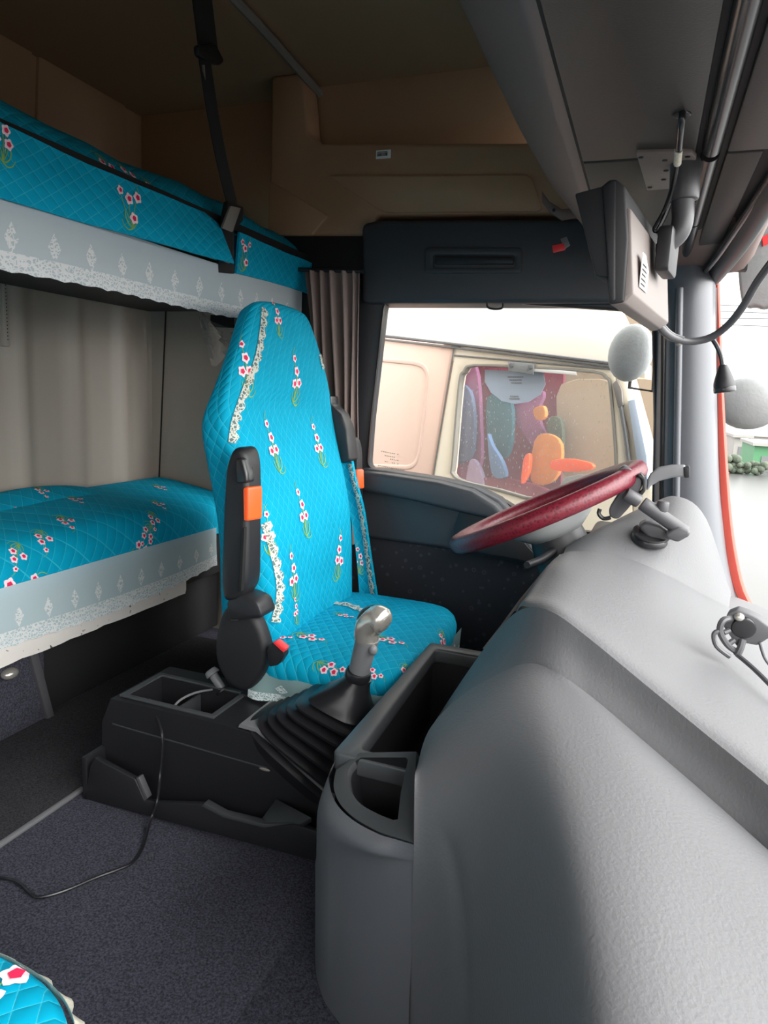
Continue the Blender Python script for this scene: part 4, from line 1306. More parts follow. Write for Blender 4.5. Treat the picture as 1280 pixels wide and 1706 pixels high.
for i in range(12, nr_):
    cj = 7.0 + 3.2 * min(1, (i - 12) / 5.0) ** .6
    for j in range(1, 20):
        pad_rows[i][j] = pad_rows[i][j] + Vector((.6, .8, 0)) * .0045 * math.exp(-((j - cj) / 1.3) ** 2) * min(1, (i - 11) / 3)
mb = MB().grid(pad_rows); obj('passenger_pad', mb, MT['dash'], dash, angle=180)
# soft crease line low on the pad
# flank between the two creases
rid1 = [(716, 1216, 1.12), (752, 1160, 1.12), (800, 1090, 1.09), (848, 1030, 1.04), (884, 1012, .975), (925, 1022, .938), (985, 1066, .904), (1070, 1136, .862), (1170, 1218, .810), (1280, 1308, .750), (1420, 1430, .677), (1600, 1600, .60)]
R1 = [P(x, y, Y=Y) for x, y, Y in rid1]
R0 = rows[0]
mid = []
for i, (a, b) in enumerate(zip(R0, R1)):
    m = a.lerp(b, .5); mid.append(m + Vector((.0, .008, -.006)))
fl_rows = [[p + Vector((0, .002, -.011)) for p in R0], None, mid, None, R1]
mb = MB().grid(smoothgrid([fl_rows[0], fl_rows[2], fl_rows[4]], 6)); obj('stack_flank', mb, MT['dash'], dash, angle=180)
# top pad
cre = [(848, 1000, 1.2), (905, 945, 1.26), (938, 914, 1.32), (968, 910, 1.34), (1005, 912, 1.35), (1070, 930, 1.36), (1130, 958, 1.38), (1170, 980, 1.40), (1214, 1003, 1.42), (1262, 1028, 1.44)]
r1t = [(838, 1050, 1.06), (862, 1018, 1.02), (884, 1012, .975), (925, 1022, .938), (985, 1066, .904), (1070, 1136, .862), (1170, 1218, .810), (1280, 1308, .750), (1420, 1430, .677), (1600, 1600, .60)]
A = [P(x, y, Y=Y) for x, y, Y in r1t]; B = [P(x, y, Y=Y) for x, y, Y in cre]
B = [b_ + Vector((0, 0, -.010)) for b_ in B]
B[0] = P(850, 1003, Y=1.28) + Vector((0, .02, -.06)); A[0] = A[0] + Vector((0, .03, -.05))
rows = []
for t in (0, .05, .2, .5, .8, 1.0):
    rows.append([a.lerp(b, t) + Vector((0, 0, .004 * math.sin(PI * t) + (.004 if 0 < t < .1 else 0))) for a, b in zip(A, B)])
# carry the top on to the foot of the windscreen
for r in rows:
    r.append(r[-1] + Vector((.10, -.01, -.03)))
top_rows = smoothgrid(rows, 5)
top_mb = MB().grid(top_rows); obj('top_pad', top_mb, MT['dash'], dash, angle=180)
# front shelf under the screen
rows = [[Vector((.16, 1.90, .70)), Vector((.30, 1.86, .68)), Vector((.40, 1.6, .68))], [Vector((.17, 1.42, .76)), Vector((.30, 1.40, .73)), Vector((.44, 1.35, .70))], [Vector((.17, .9, .76)), Vector((.32, .9, .74)), Vector((.46, .9, .71))], [Vector((.17, .3, .70)), Vector((.32, .3, .70)), Vector((.46, .3, .70))], [Vector((.1, -.3, .66)), Vector((.3, -.3, .68)), Vector((.44, -.3, .68))]]
mb = MB().grid(smoothgrid(rows, 4)); obj('screen_shelf', mb, MT['dash'], dash, angle=180)
# instrument hood
base = [(938, 917), (968, 912), (1005, 914), (1070, 932), (1130, 960), (1170, 982), (1216, 1006)]
bY = [1.33, 1.335, 1.345, 1.355, 1.375, 1.395, 1.415]
sil = [(955, 916), (985, 893), (1025, 867), (1080, 843), (1130, 829), (1178, 866), (1216, 992)]
H0 = [P(x, y, Y=Y) for (x, y), Y in zip(base, bY)]
H0 = [p_ + Vector((0, .004, -.014)) for p_ in H0]
H2 = [P(x, y, Y=1.58) for x, y in sil]
H2[0] = P(950, 922, Y=1.58)
H1 = [a.lerp(b, .5) + Vector((0, -.010, .022)) for a, b in zip(H0, H2)]
H3 = [p + Vector((0, .18, -.035)) for p in H2]
H4 = [p + Vector((.0, .30, -.11)) for p in H2]
hood = MB().grid(smoothgrid([H0, H1, H2, H3, H4], 6)); obj('instrument_hood', hood, MT['dash'], dash, angle=180)
hood_bv = bvh_of(hood); top_bv = bvh_of(top_mb)
# dark cluster under the hood, facing the driver
mb = MB().prism([(-.10, 1.36, .60), (-.10, 1.82, .60), (-.115, 1.82, .80), (-.09, 1.80, .86), (-.09, 1.40, .87), (-.115, 1.36, .84)], (.06, 0, 0)); obj('instrument_cluster', mb, MT['black'], dash, .01)
mb = MB().box((-.08, .95, FZ), (.36, 1.90, .66)); obj('lower_body', mb, MT['blacks'], dash, .02)
mb = MB().prism([(-.30, 1.42, FZ), (-.30, 1.90, FZ), (-.16, 1.90, .62), (-.16, 1.42, .62)], (.3, 0, 0)); obj('knee_panel', mb, MT['blacks'], dash, .01)
# bezel strips on the driver-facing side of the stack
for pl, m in (([(936, 924), (914, 944), (868, 1000), (836, 1044), (806, 1082), (812, 1082), (845, 1040), (880, 992), (922, 946)], 'rail'), ([(884, 982), (893, 973), (899, 978), (889, 989)], 'gloss'), ([(846, 1028), (856, 1016), (862, 1020), (852, 1033)], 'gloss')):
    mb = MB().prism([P(x - 3, y - 1, Y=1.16 + (1082 - y) / 158 * .16 + .012) for x, y in pl], (.02, .02, -.006)); obj('stack_bezel', mb, MT[m], dash, .001)

# storage tray: rim, walls and lining
tz = .632
outer = [Vector(p) for p in ((-.380, .855, tz), (-.10, .855, tz), (-.06, 1.36, tz), (-.384, 1.36, tz))]
inner = [Vector(p) for p in ((-.346, .882, tz), (-.12, .882, tz), (-.08, 1.325, tz), (-.362, 1.325, tz))]
mb = MB(); ringprism(mb, roundpoly(outer, .012), roundpoly(inner, .012), (0, 0, -.03)); obj('tray_rim', mb, MT['rim'], dash, .005, 3)
mb = MB()
mb.prism([(-.375, .86, tz - .02), (-.349, .86, tz - .02), (-.366, 1.34, tz - .02), (-.380, 1.34, tz - .02)], (0, 0, -.33))
mb.prism([(-.38, 1.328, tz - .02), (-.08, 1.328, tz - .02), (-.08, 1.35, tz - .02), (-.38, 1.35, tz - .02)], (0, 0, -.33))
mb.prism([(-.36, .862, tz - .02), (-.11, .862, tz - .02), (-.11, .880, tz - .02), (-.36, .880, tz - .02)], (0, 0, -.16))
obj('tray_wall', mb, MT['black'], dash, flat=True)
mb = MB().box((-.37, .865, .46), (-.07, 1.335, .47)); t_ = obj('tray_lining', mb, MT['doorcloth'], dash, .003)
# open pocket on the sloping near end
Ao, Bo, Co = P(585, 1262, Y=.858), P(692, 1252, Y=.858), P(688, 1402, Y=.738)
pn = (Bo - Ao).cross(Co - Ao).normalized()
if pn.dot(CAMP - Ao) < 0: pn = -pn
q_ = lambda x, y: PP(x, y, Ao, pn)
outl = catmull([q_(x, y) for x, y in [(560, 1283), (556, 1310), (566, 1338), (590, 1362), (630, 1385), (660, 1395)]], 4) + [q_(688, 1404), q_(690, 1330), q_(694, 1252), q_(600, 1254)]
inl = catmull([q_(x, y) for x, y in [(592, 1268), (581, 1282), (580, 1300), (586, 1320), (602, 1340), (630, 1356), (655, 1366)]], 4) + [q_(663, 1365), q_(668, 1320), q_(680, 1266), q_(676, 1262), q_(602, 1262)]
mb = MB(); ringprism(mb, outl, inl, -pn * .012); obj('pocket_rim', mb, MT['rim'], dash, .003, 3)
deep = Vector((.02, .045, -.10))
ci = sum(inl, Vector()) / len(inl)
bot = [ci + (p - ci) * .86 + deep for p in inl]
n = len(inl)
mb = MB().add(inl + bot, [(i, (i + 1) % n, n + (i + 1) % n, n + i) for i in range(n)] + [tuple(range(n, 2 * n))]); obj('pocket', mb, MT['black'], dash, angle=50)
# rounded end panel below the pocket
tops = [(552, 1280), (549, 1305), (560, 1338), (588, 1366), (630, 1389), (662, 1399), (692, 1408)]
T0 = [q_(600, 1252) + Vector((-.03, .02, -.004))] + [q_(x, y) for x, y in tops]
r1 = [(526, 1440, .92), (528, 1440, .845), (542, 1442, .805), (562, 1446, .785), (594, 1450, .762), (633, 1455, .745), (664, 1460, .738), (692, 1465, .734)]
T1 = [P(x, y, Y=Y) for x, y, Y in r1]
Tm = [a.lerp(b, .42) + Vector((-.007, -.010, .004)) for a, b in zip(T0, T1)]
Tm[-1] = T0[-1].lerp(T1[-1], .42); Tm[-2] = T0[-2].lerp(T1[-2], .42) + Vector((-.002, -.004, .001))
T2 = [Vector((p.x + .004, p.y - .008, .40)) for p in T1]; T3 = [Vector((p.x + .010, p.y - .012, FZ - .02)) for p in T1]
mb = MB().grid(smoothgrid([T0, Tm, T1, T2, T3], 6)); obj('end_panel', mb, MT['dashdark'], dash, angle=180)
mb = MB().prism([(-.386, .90, FZ), (-.386, 1.355, FZ), (-.384, 1.355, .61), (-.384, .88, .60)], (.008, 0, 0)); obj('side_panel', mb, MT['dashdark'], dash, .003)

# ================================================================== PHONE HOLDERS
ph = thing('phone_holder', 'dark grey suction phone holder standing on the instrument hood', 'phone holder', P(1085, 905, Y=1.42))
l0, n0 = hit(hood_bv, 1082, 897)
if n0.dot(CAMP - l0) < 0: n0 = -n0
n0 = (n0 + Vector((0, 0, .8))).normalized()
dcen = (CAMP - l0).length
YH = l0.y
mb = MB().cyl(l0 - n0 * .004, l0 + n0 * .010, .036, 28, 0, .031); obj('suction_cup', mb, MT['rubber'], ph, .003)
mb = MB().cyl(l0 + n0 * .009, l0 + n0 * .014, .034, 28, 0, .034); obj('cup_ring', mb, MT['gloss'], ph, .002)
mb = MB().prism([P(x, y, Y=YH - .02) for x, y in [(1062, 877), (1075, 868), (1100, 874), (1125, 890), (1110, 908), (1085, 905)]], (0, .04, 0)); obj('base_cover', mb, MT['mount'], ph, .008, 3)
a0, a1 = P(1070, 838, Y=YH - .03), P(1142, 888, Y=YH - .03)
mb = MB().tube([a0, a0.lerp(a1, .5), a1], .0135, 16, 0, 3); obj('arm', mb, MT['mount'], ph, .002)
mb = MB().prism([P(x, y, Y=YH - .045) for x, y in [(1108, 890), (1130, 876), (1150, 884), (1150, 893), (1130, 904), (1112, 898)]], (0, .03, 0)); obj('arm_foot', mb, MT['mount'], ph, .006, 3)
c = P(1103, 845, Y=YH - .03); mb = MB().cyl(c - Vector((0, 0, .008)), c + Vector((.002, 0, .012)), .011, 18); obj('knob', mb, MT['mount'], ph, .003)
mb = MB().cyl(P(1042, 822, Y=YH - .04), P(1066, 836, Y=YH - .035), .013, 16); obj('joint', mb, MT['mount'], ph, .003)
mb = MB().prism(roundpoly([P(x, y, Y=YH - .02) for x, y in [(1014, 848), (1045, 800), (1068, 792), (1072, 808), (1052, 842), (1030, 866), (1016, 862)]], .01), (0, .03, 0)); obj('cradle', mb, MT['mount'], ph, .006, 3)
mb = MB().prism([P(x, y, Y=YH - .02) for x, y in [(1030, 781), (1040, 775), (1053, 782), (1056, 796), (1048, 800), (1032, 792)]], (0, .03, 0)); obj('clamp_jaw', mb, MT['mount'], ph, .004, 3)
mb = MB().prism([P(x, y, Y=YH - .025) for x, y in [(1062, 792), (1070, 800), (1071, 816), (1064, 822), (1068, 828), (1076, 818), (1077, 798), (1068, 788)]], (0, .03, 0)); obj('clamp_bracket', mb, MT['gloss'], ph, .002)
mb = MB().tube([P(1000, 848, Y=YH - .02), P(998, 856, Y=YH - .02), P(1006, 864, Y=YH - .02), P(1018, 862, Y=YH - .02)], .004, 8); obj('clamp_hook', mb, MT['gloss'], ph)
rr = []
for x, y, w_ in ((1078, 810, 10), (1084, 800, 12), (1098, 791, 13), (1120, 786, 12), (1142, 785, 11)):
    rr.append([P(x, y - w_, Y=YH - .01), P(x, y + w_ * .8, Y=YH - .01), P(x + 1, y + w_ * .8, Y=YH + .02), P(x + 1, y - w_, Y=YH + .02)])
mb = MB().loft(rr); obj('curved_arm', mb, MT['greyp'], ph, .004, 3)
mb = MB().prism(roundpoly([P(x, y, Y=YH - .012) for x, y in [(1139, 778), (1150, 777), (1150, 796), (1141, 797)]], .003), (0, .034, 0)); obj('arm_tip', mb, MT['black'], ph, .003)

p2 = thing('metal_phone_mount', 'dark metal plate mount with wire legs on the right of the dash top', 'phone mount', P(1235, 1075, Z=.80))
l0, n0 = hit(top_bv, 1200, 1100)
yb2 = l0.y
pl2 = [(1212, 1022), (1228, 1016), (1246, 1022), (1262, 1030), (1284, 1046), (1284, 1062), (1262, 1076), (1240, 1072), (1228, 1078), (1216, 1060), (1205, 1044)]
mb = MB().prism([P(x, y, Y=yb2) for x, y in pl2], (.004, .012, .004)); obj('plate', mb, MT['mount'], p2, .002)
c = P(1240, 1048, Y=yb2 - .004); mb = MB().cyl(c, c + Vector((.0, .012, .002)), .016, 20); obj('dial', mb, MT['gloss'], p2, .003)
c = P(1232, 1028, Y=yb2 - .003); mb = MB().ellipsoid(c, (.007, .006, .006)); obj('rivet', mb, MT['chrome'], p2)
mb = MB().tube([P(1220, 1030, Y=yb2), P(1205, 1034, Y=yb2 - .01), P(1200, 1052, Y=yb2 - .012), P(1212, 1074, Y=yb2 - .01), P(1228, 1086, Y=yb2)], .0045, 8); obj('wire_loop', mb, MT['mount'], p2)
mb = MB().tube([P(1202, 1050, Y=yb2 - .012), P(1190, 1056, Y=yb2 - .015), P(1194, 1076, Y=yb2 - .015), P(1216, 1094, Y=yb2 - .01)], .0035, 8); obj('wire_loop', mb, MT['mount'], p2)
mb = MB().tube([P(1238, 1066, Y=yb2), P(1234, 1080, Y=yb2 - .005), P(1228, 1092, Y=yb2 - .006)], .005, 8); obj('strut', mb, MT['mount'], p2)
for (x0, y0, x1, y1) in ((1206, 1054, 1216, 1050), (1212, 1074, 1224, 1066)):
    mb = MB().tube([P(x0, y0, Y=yb2 - .006), P(x1, y1, Y=yb2 - .002)], .004, 8, 0, 0); obj('strut', mb, MT['mount'], p2)
mb = MB().tube([P(1228, 1090, Y=yb2 - .006), P(1252, 1110, Y=yb2 - .03), P(1280, 1137, Y=yb2 - .06), P(1330, 1190, Y=yb2 - .1)], .0035, 8); obj('long_leg', mb, MT['mount'], p2)
mb = MB().tube([P(1266, 1070, Y=yb2), P(1274, 1095, Y=yb2), P(1286, 1112, Y=yb2)], .0022, 8); obj('wire', mb, MT['mount'], p2)

# ================================================================== MONITOR
mo = thing('monitor', 'black and grey monitor hanging on a bent arm under the overhead console', 'monitor', P(1050, 400, Y=1.1))
y0, y1 = .95, 1.28
mdir = Vector((.050, .33, 0)); mface = lambda y: (y - y0) / .33 * .050
hp = [(957, 322), (1002, 310), (1015, 299), (1027, 298), (1042, 310), (1047, 397), (1040, 503), (1015, 507), (1011, 462), (992, 460)]
mb = MB().prism([P(x, y, Y=y0) for x, y in hp], mdir); obj('screen_housing', mb, MT['blacks'], mo, .003)
mb = MB().prism([P(x, y, Y=y0 - .003) for x, y in [(1004, 312), (1016, 302), (1026, 301), (1026, 500), (1017, 503), (1013, 460)]], (0, .006, 0)); obj('bezel', mb, MT['black'], mo, .002)
mb = MB().prism([P(x, y, Y=y0 + .004) for x, y in [(1043, 345), (1052, 348), (1056, 489), (1041, 505.5), (1018, 509), (1014, 502), (1036, 492)]], mdir * .985); obj('back_box', mb, MT['steel'], mo, .002)
lx0 = P(1055, 470, Y=y0 + .004).x
mo_n = Vector((.33, -.05, 0)).normalized(); mo_t = mdir.normalized()
mfp = lambda y, z, o=0: Vector((lx0 + mface(y), y, z)) + mo_n * o
mb = MB().prism([mfp(.99, 1.302, .0005), mfp(1.045, 1.302, .0005), mfp(1.045, 1.33, .0005), mfp(1.012, 1.345, .0005), mfp(.99, 1.345, .0005)], mo_n * .001); lb_ = obj('label', mb, MT['paper'], mo)
for i in range(5):
    z = 1.306 + i * .006
    mb = MB().prism([mfp(.995, z, .0014), mfp(1.02 + .015 * random.random(), z, .0014), mfp(1.02, z + .0022, .0014), mfp(.995, z + .0022, .0014)], mo_n * .0006); obj('print_line', mb, MT['ink'], lb_)
nc = P(1083, 424, Y=1.14); lx = lx0 + mface(1.13)
mb = MB().prism(roundpoly([mfp(1.09, nc.z - .032), mfp(1.17, nc.z - .032), mfp(1.17, nc.z + .030), mfp(1.09, nc.z + .030)], .008), mo_n * .02); obj('neck_plate', mb, MT['black'], mo, .004)
c = P(1097, 436, Y=1.13); mb = MB().cyl(c, c + Vector((.006, -.002, 0)), .010, 14); obj('neck_bolt', mb, MT['chrome'], mo, .002)
mb = MB().tube([Vector((lx + .014, 1.13, nc.z)), P(1108, 412, Y=1.13), P(1130, 390, Y=1.13), P(1138, 365, Y=1.13), P(1138, 330, Y=1.13), P(1142, 285, Y=1.13)], lambda t: .0125 + .004 * t, 18, 0, 6); obj('arm', mb, MT['mount'], mo)
mb = MB().cyl(P(1140, 335, Y=1.13), P(1143, 268, Y=1.13), .020, 20, 0, .021); obj('arm_sleeve', mb, MT['mount'], mo, .004)
pz = 1.490
q = [P(1060, 258, Z=pz), P(1152, 256, Z=pz), P(1160, 264, Z=pz), P(1158, 312, Z=pz), P(1078, 318, Z=pz)]
mb = MB().prism(q, (0, 0, .008)); obj('mounting_plate', mb, MT['steel'], mo, .002)
for x, y in ((1068, 263), (1083, 313), (1146, 262), (1108, 268), (1110, 285), (1106, 300)):
    c = P(x, y, Z=pz - .001); mb = MB().cyl(c, c + Vector((0, 0, .003)), .0035, 10); obj('plate_hole', mb, MT['groove'], mo)
# power lead from the lid into the arm, with its pale ferrule
pc_ = thing('monitor_lead', 'short black lead dropping from the console lid to the monitor arm', 'cable', P(1136, 200, Z=1.495))
mb = MB().tube([P(1137, 188, Z=1.495), P(1136, 205, Z=1.484), P(1133, 235, Z=1.478), P(1131, 258, Z=1.474)], .0042, 10); obj('cord', mb, MT['rubber'], pc_)
mb = MB().tube([P(1131, 250, Z=1.475), P(1129, 272, Z=1.470)], .0052, 10, 0, 0); f_ = obj('ferrule', mb, MT['trim'], pc_); f_['label'] = 'pale ferrule'
mb = MB().tube([P(1129, 268, Z=1.471), P(1120, 315, Y=1.10), P(1108, 350, Y=1.12), P(1096, 372, Y=1.12), P(1091, 382, Y=1.12), P(1095, 384, Y=1.12), P(1106, 364, Y=1.12), P(1116, 340, Y=1.12)], .0035, 8); obj('loop', mb, MT['rubber'], pc_)
# harness from monitor across the pillar
hc = thing('hanging_cord', 'dark cord looping from monitor across the front pillar to the windscreen', 'cable', P(1150, 565, Y=1.3))
mb = MB().tube([P(1088, 520, Y=1.25), P(1100, 545, Y=1.27), P(1120, 562, Y=1.3), P(1150, 569, Y=1.32), P(1185, 562, Y=1.32), P(1215, 540, Y=1.3), P(1240, 508, Y=1.27), P(1262, 470, Y=1.24), P(1290, 432, Y=1.2), P(1340, 370, Y=1.15)], .0062, 10); obj('cord', mb, MT['mount'], hc)
mb = MB().tube([P(1086, 515, Y=1.24), P(1094, 540, Y=1.26), P(1112, 562, Y=1.3), P(1130, 570, Y=1.32)], .003, 8); obj('wire', mb, MT['rubber'], hc)
mb = MB().tube([P(1090, 505, Y=1.24), P(1098, 530, Y=1.26), P(1118, 554, Y=1.3), P(1140, 563, Y=1.31)], .0025, 8); obj('wire', mb, MT['greyp'], hc)
c = P(1131, 571, Y=1.315); mb = MB().ellipsoid(c, (.006, .006, .006)); obj('cable_tie', mb, MT['rail'], hc)
pg = thing('plug', 'black plug dangling on a short lead in front of the pillar', 'plug', P(1208, 640, Y=1.33))
mb = MB().tube([P(1186, 563, Y=1.325), P(1194, 575, Y=1.33), P(1201, 592, Y=1.33), P(1205, 615, Y=1.33)], .004, 8); obj('lead', mb, MT['rubber'], pg)
mb = MB().tube([P(1205, 608, Y=1.33), P(1206, 622, Y=1.33), P(1207, 640, Y=1.33), P(1208, 652, Y=1.33)], lambda t: .006 + .011 * min(1, t * 1.6), 16, 0, 4); obj('body', mb, MT['black'], pg)
mb = MB().cyl(P(1207.5, 644, Y=1.33), P(1208.2, 654, Y=1.33), .0175, 18); obj('rim', mb, MT['gloss'], pg, .002)

# ================================================================== PASSENGER SEAT (corner in view)
ps = thing('passenger_seat', 'corner of passenger seat with turquoise cover and scalloped white edge', 'seat', (-.75, .2, FZ))
pzs = [(.36, .98), (.40, 1.0), (.46, 1.0), (.485, .985), (.497, .95), (.502, .85), (.504, .5), (.504, .02)]
rings = []
for z, s in pzs:
    r = []
    for k in range(80):
        a = 2 * PI * k / 80 + PI
        ca, sa = math.cos(a), math.sin(a); e = 3.4
        x = (abs(ca) ** (2 / e)) * (1 if ca > 0 else -1); y = (abs(sa) ** (2 / e)) * (1 if sa > 0 else -1)
        r.append(Vector((-.695 + x * .262 * s, .225 + y * .290 * s, z)))
    rings.append(r)
cov = MB().loft(rings); cov.uv = [(p.x * .8, p.y * .8) for p in cov.v]; bv = bvh_of(cov)
sprig(cov, bv, -38, 1640, 1.6, (.2, 1, 0)); sprig(cov, bv, 40, 1800, 1.3, (.2, 1, 0))
obj('cushion', cov, [MT['quilt']] + EMB, ps, angle=75)
A = []; B = []
for k in range(241):
    a = 2 * PI * k / 240
    ca, sa = math.cos(a), math.sin(a); e = 3.4
    x = (abs(ca) ** (2 / e)) * (1 if ca > 0 else -1); y = (abs(sa) ** (2 / e)) * (1 if sa > 0 else -1)
    sc = .004 * math.sin(k * .9)
    A.append(Vector((-.695 + x * .264, .225 + y * .292, .482))); B.append(Vector((-.695 + x * (.270 + sc), .225 + y * (.298 + sc), .470)))
mb = MB().grid([A, B], 0, (0, 0, -.006)); obj('lace_trim', mb, MT['trim'], ps, angle=80)
mb = MB().box((-.92, .0, FZ), (-.52, .40, .38)); obj('seat_base', mb, MT['deep'], ps, .02)

# ================================================================== OUTSIDE
mb = MB().box((-60, -60, -1.45), (120, 160, -1.30))
g = obj('ground', mb, MT['ground']); struct(g)
# ---- neighbouring truck cab, nose down and angled away
tX = Vector((1690, -652, -178)).normalized()
tN = Vector((-.36, -.93, .06)); tN = (tN - tX * tN.dot(tX)).normalized()
tZ = tX.cross(-tN).normalized()
if tZ.z < 0: tZ = -tZ
O_ = P(740, 690, Y=2.95)
if tN.dot(CAMP - O_) < 0: tN = -tN
S = lambda x, y, d=0.0: PP(x, y, O_ + tN * d, tN)
nt_ = thing('neighbor_truck', 'champagne and cream truck cab parked beside the door window', 'truck', (O_.x, O_.y + 1.0, -1.30))
wpx = [(790, 607), (900, 611), (990, 618), (1012, 628), (1020, 650), (1029, 792), (1010, 815), (902, 834), (830, 818), (770, 803), (752, 790), (753, 770), (764, 640), (772, 618)]
wnd = catmull([S(x, y) for x, y in wpx], 3, True)
# door skin with the window opening
mb = MB(); ringprism(mb, [S(x, y) for x, y in [(757, 592), (1022, 616), (1046, 720), (1062, 1000), (690, 1000), (722, 790)]], wnd, -tN * .05); nd = obj('cab_door', mb, MT['ncream'], nt_, .006)
mb = MB(); ringprism(mb, [p + tN * .004 for p in wnd], [p + (sum(wnd, Vector()) / len(wnd) - p).normalized() * .010 + tN * .004 for p in wnd], -tN * .03); obj('window_seal', mb, MT['nseal'], nd, .002)
mb = MB().prism([p - tN * .03 for p in wnd], -tN * .004); obj('window_pane', mb, MT['nglass'], nd, flat=True)
# side of the cab behind the door, with pressed panel
mb = MB().prism([S(x, y) for x, y in [(120, 505), (755, 575), (755, 592), (720, 790), (686, 1000), (60, 1000)]], -tN * .06); obj('cab_side', mb, MT['npaint'], nt_, .012)
pp = [(560, 592), (690, 600), (708, 606), (715, 622), (711, 680), (700, 755), (694, 775), (682, 783), (560, 775)]
po = roundpoly([S(x, y, .004) for x, y in pp], .03)
cc = sum(po, Vector()) / len(po)
mb = MB(); ringprism(mb, po, [p + (cc - p).normalized() * .022 for p in po], -tN * .02); obj('pressed_rib', mb, MT['npaint'], nt_, .008, 4, 60)
# door cut line
for a_, b_, w_ in (((757, 577), (722, 792), .006), ((722, 792), (700, 930), .006), ((757, 592), (1020, 615), .007), ((752, 577), (768, 578), .004)):
    p, q = S(*a_, .002), S(*b_, .002)
    mb = MB().tube([p, q], w_ / 2, 6, 0, 0); obj('shut_line', mb, MT['greyp'], nt_)
# upper body and high roof leaning inwards
ins = Vector((0, .0, 0)) - tN
R0_ = [S(x, y) for x, y in [(120, 505), (755, 575), (1000, 608), (1075, 618)]]
R1_ = [S(x, y) for x, y in [(120, 490), (755, 566), (1000, 596), (1070, 606)]]
R2_ = [S(x, y, -.02) for x, y in [(120, 400), (755, 515), (990, 552), (1062, 572)]]
R3_ = [S(x, y, -.07) for x, y in [(120, 300), (755, 440), (975, 490), (1042, 525)]]
R4_ = [S(x, y, -.18) for x, y in [(120, 180), (755, 330), (955, 400), (1010, 470)]]
mb = MB().grid(smoothgrid([R0_, R1_, R2_, R3_, R4_], 5)); obj('high_roof', mb, MT['nwhite'], nt_, angle=60)
for dy in (0, 7):
    mb = MB().tube([S(500, 543 + dy, .004), S(755, 573 + dy * .9, .004), S(1000, 603 + dy * .8, .004), S(1072, 612 + dy * .8, .004)], .0035 if dy else .006, 6); obj('gutter', mb, MT['greyp'], nt_)
mb = MB().tube([S(780, 500, -.045), S(830, 506, -.045), S(905, 517, -.045), S(945, 524, -.045), S(955, 519, -.05), S(957, 508, -.055)], .004, 6); obj('roof_panel_line', mb, MT['greyp'], nt_)
mb = MB().prism([S(x, y, -.004) for x, y in [(740, 560), (1075, 606), (1075, 630), (740, 600)]], -tN * .06); obj('door_header', mb, MT['ncream'], nt_)
# bright strip and hinge above the window
mb = MB().prism([S(x, y, .004) for x, y in [(890, 613), (960, 619), (960, 625), (890, 619)]], -tN * .01); obj('drip_strip', mb, MT['paper'], nt_, .001)
mb = MB().prism([S(x, y, .01) for x, y in [(846, 602), (890, 606), (888, 624), (847, 618)]], -tN * .01); hg = obj('mirror_bracket', mb, MT['discgrey'], nt_, .002)
for x, y in ((852, 608), (884, 611)):
    mb = MB().cyl(S(x, y, .010), S(x, y, .016), .009, 12); obj('bolt', mb, MT['greyp'], hg, .001)
# pale half-disc film behind the pane
hd = [S(808 + 97 * t, 616 + 4 * t, -.026) for t in (0, .5, 1)] + [S(x, y, -.026) for x, y in [(909, 640), (900, 658), (880, 670), (858, 673), (836, 668), (818, 654), (808, 636)]]
mb = MB().prism(hd, -tN * .0025); sk = obj('film_disc', mb, MT['sticker'], nt_, flat=True)
mb = MB()
for (x0, y0, n) in ((846, 627, 9), (849, 632, 7), (852, 637, 6), (850, 659, 5), (849, 663, 6)):
    for i in range(n):
        mb.prism([S(x0 + i * 3, y0, -.0245), S(x0 + i * 3 + 2, y0 + .2, -.0245), S(x0 + i * 3 + 2, y0 + 2.2, -.0245), S(x0 + i * 3, y0 + 2, -.0245)], tN * .0006)
pr = obj('print', mb, MT['discgrey'], sk)
# cab front: pillar, windscreen edge
mb = MB().prism([S(x, y) for x, y in [(1022, 616), (1040, 620), (1062, 700), (1088, 800), (1100, 1000), (1062, 1000), (1046, 720)]], -tN * .12); obj('front_pillar', mb, MT['ncream'], nt_, .012)
mb = MB().tube([S(1028, 640, .006), S(1042, 720, .006), S(1052, 800, .006)], .008, 8); obj('pillar_gasket', mb, MT['greyp'], nt_)
mb = MB().prism([S(x, y, .02) for x, y in [(1046, 668), (1058, 664), (1078, 760), (1080, 815), (1066, 800)]], -tN * .03); obj('windscreen_edge', mb, MT['sticker'], nt_, .004)
mb = MB().prism([S(x, y, .015) for x, y in [(1020, 640), (1028, 632), (1036, 650), (1038, 675), (1030, 680)]], -tN * .02); obj('door_handle', mb, MT['rail'], nt_, .003)
# mirror on its wire bracket
mc = S(1051, 588, .25)
mb = MB().ellipsoid(mc, (.074, .035, .092), axes=(tX, tN, tZ)); mi_ = obj('mirror', mb, MT['nmirror'], nt_)
mb = MB().tube([S(1062, 545, .2), S(1056, 590, .2), S(1049, 646, .2), S(1088, 652, .2), S(1092, 600, .2)], .006, 8, 0, 0); obj('mirror_frame', mb, MT['ink'], nt_)
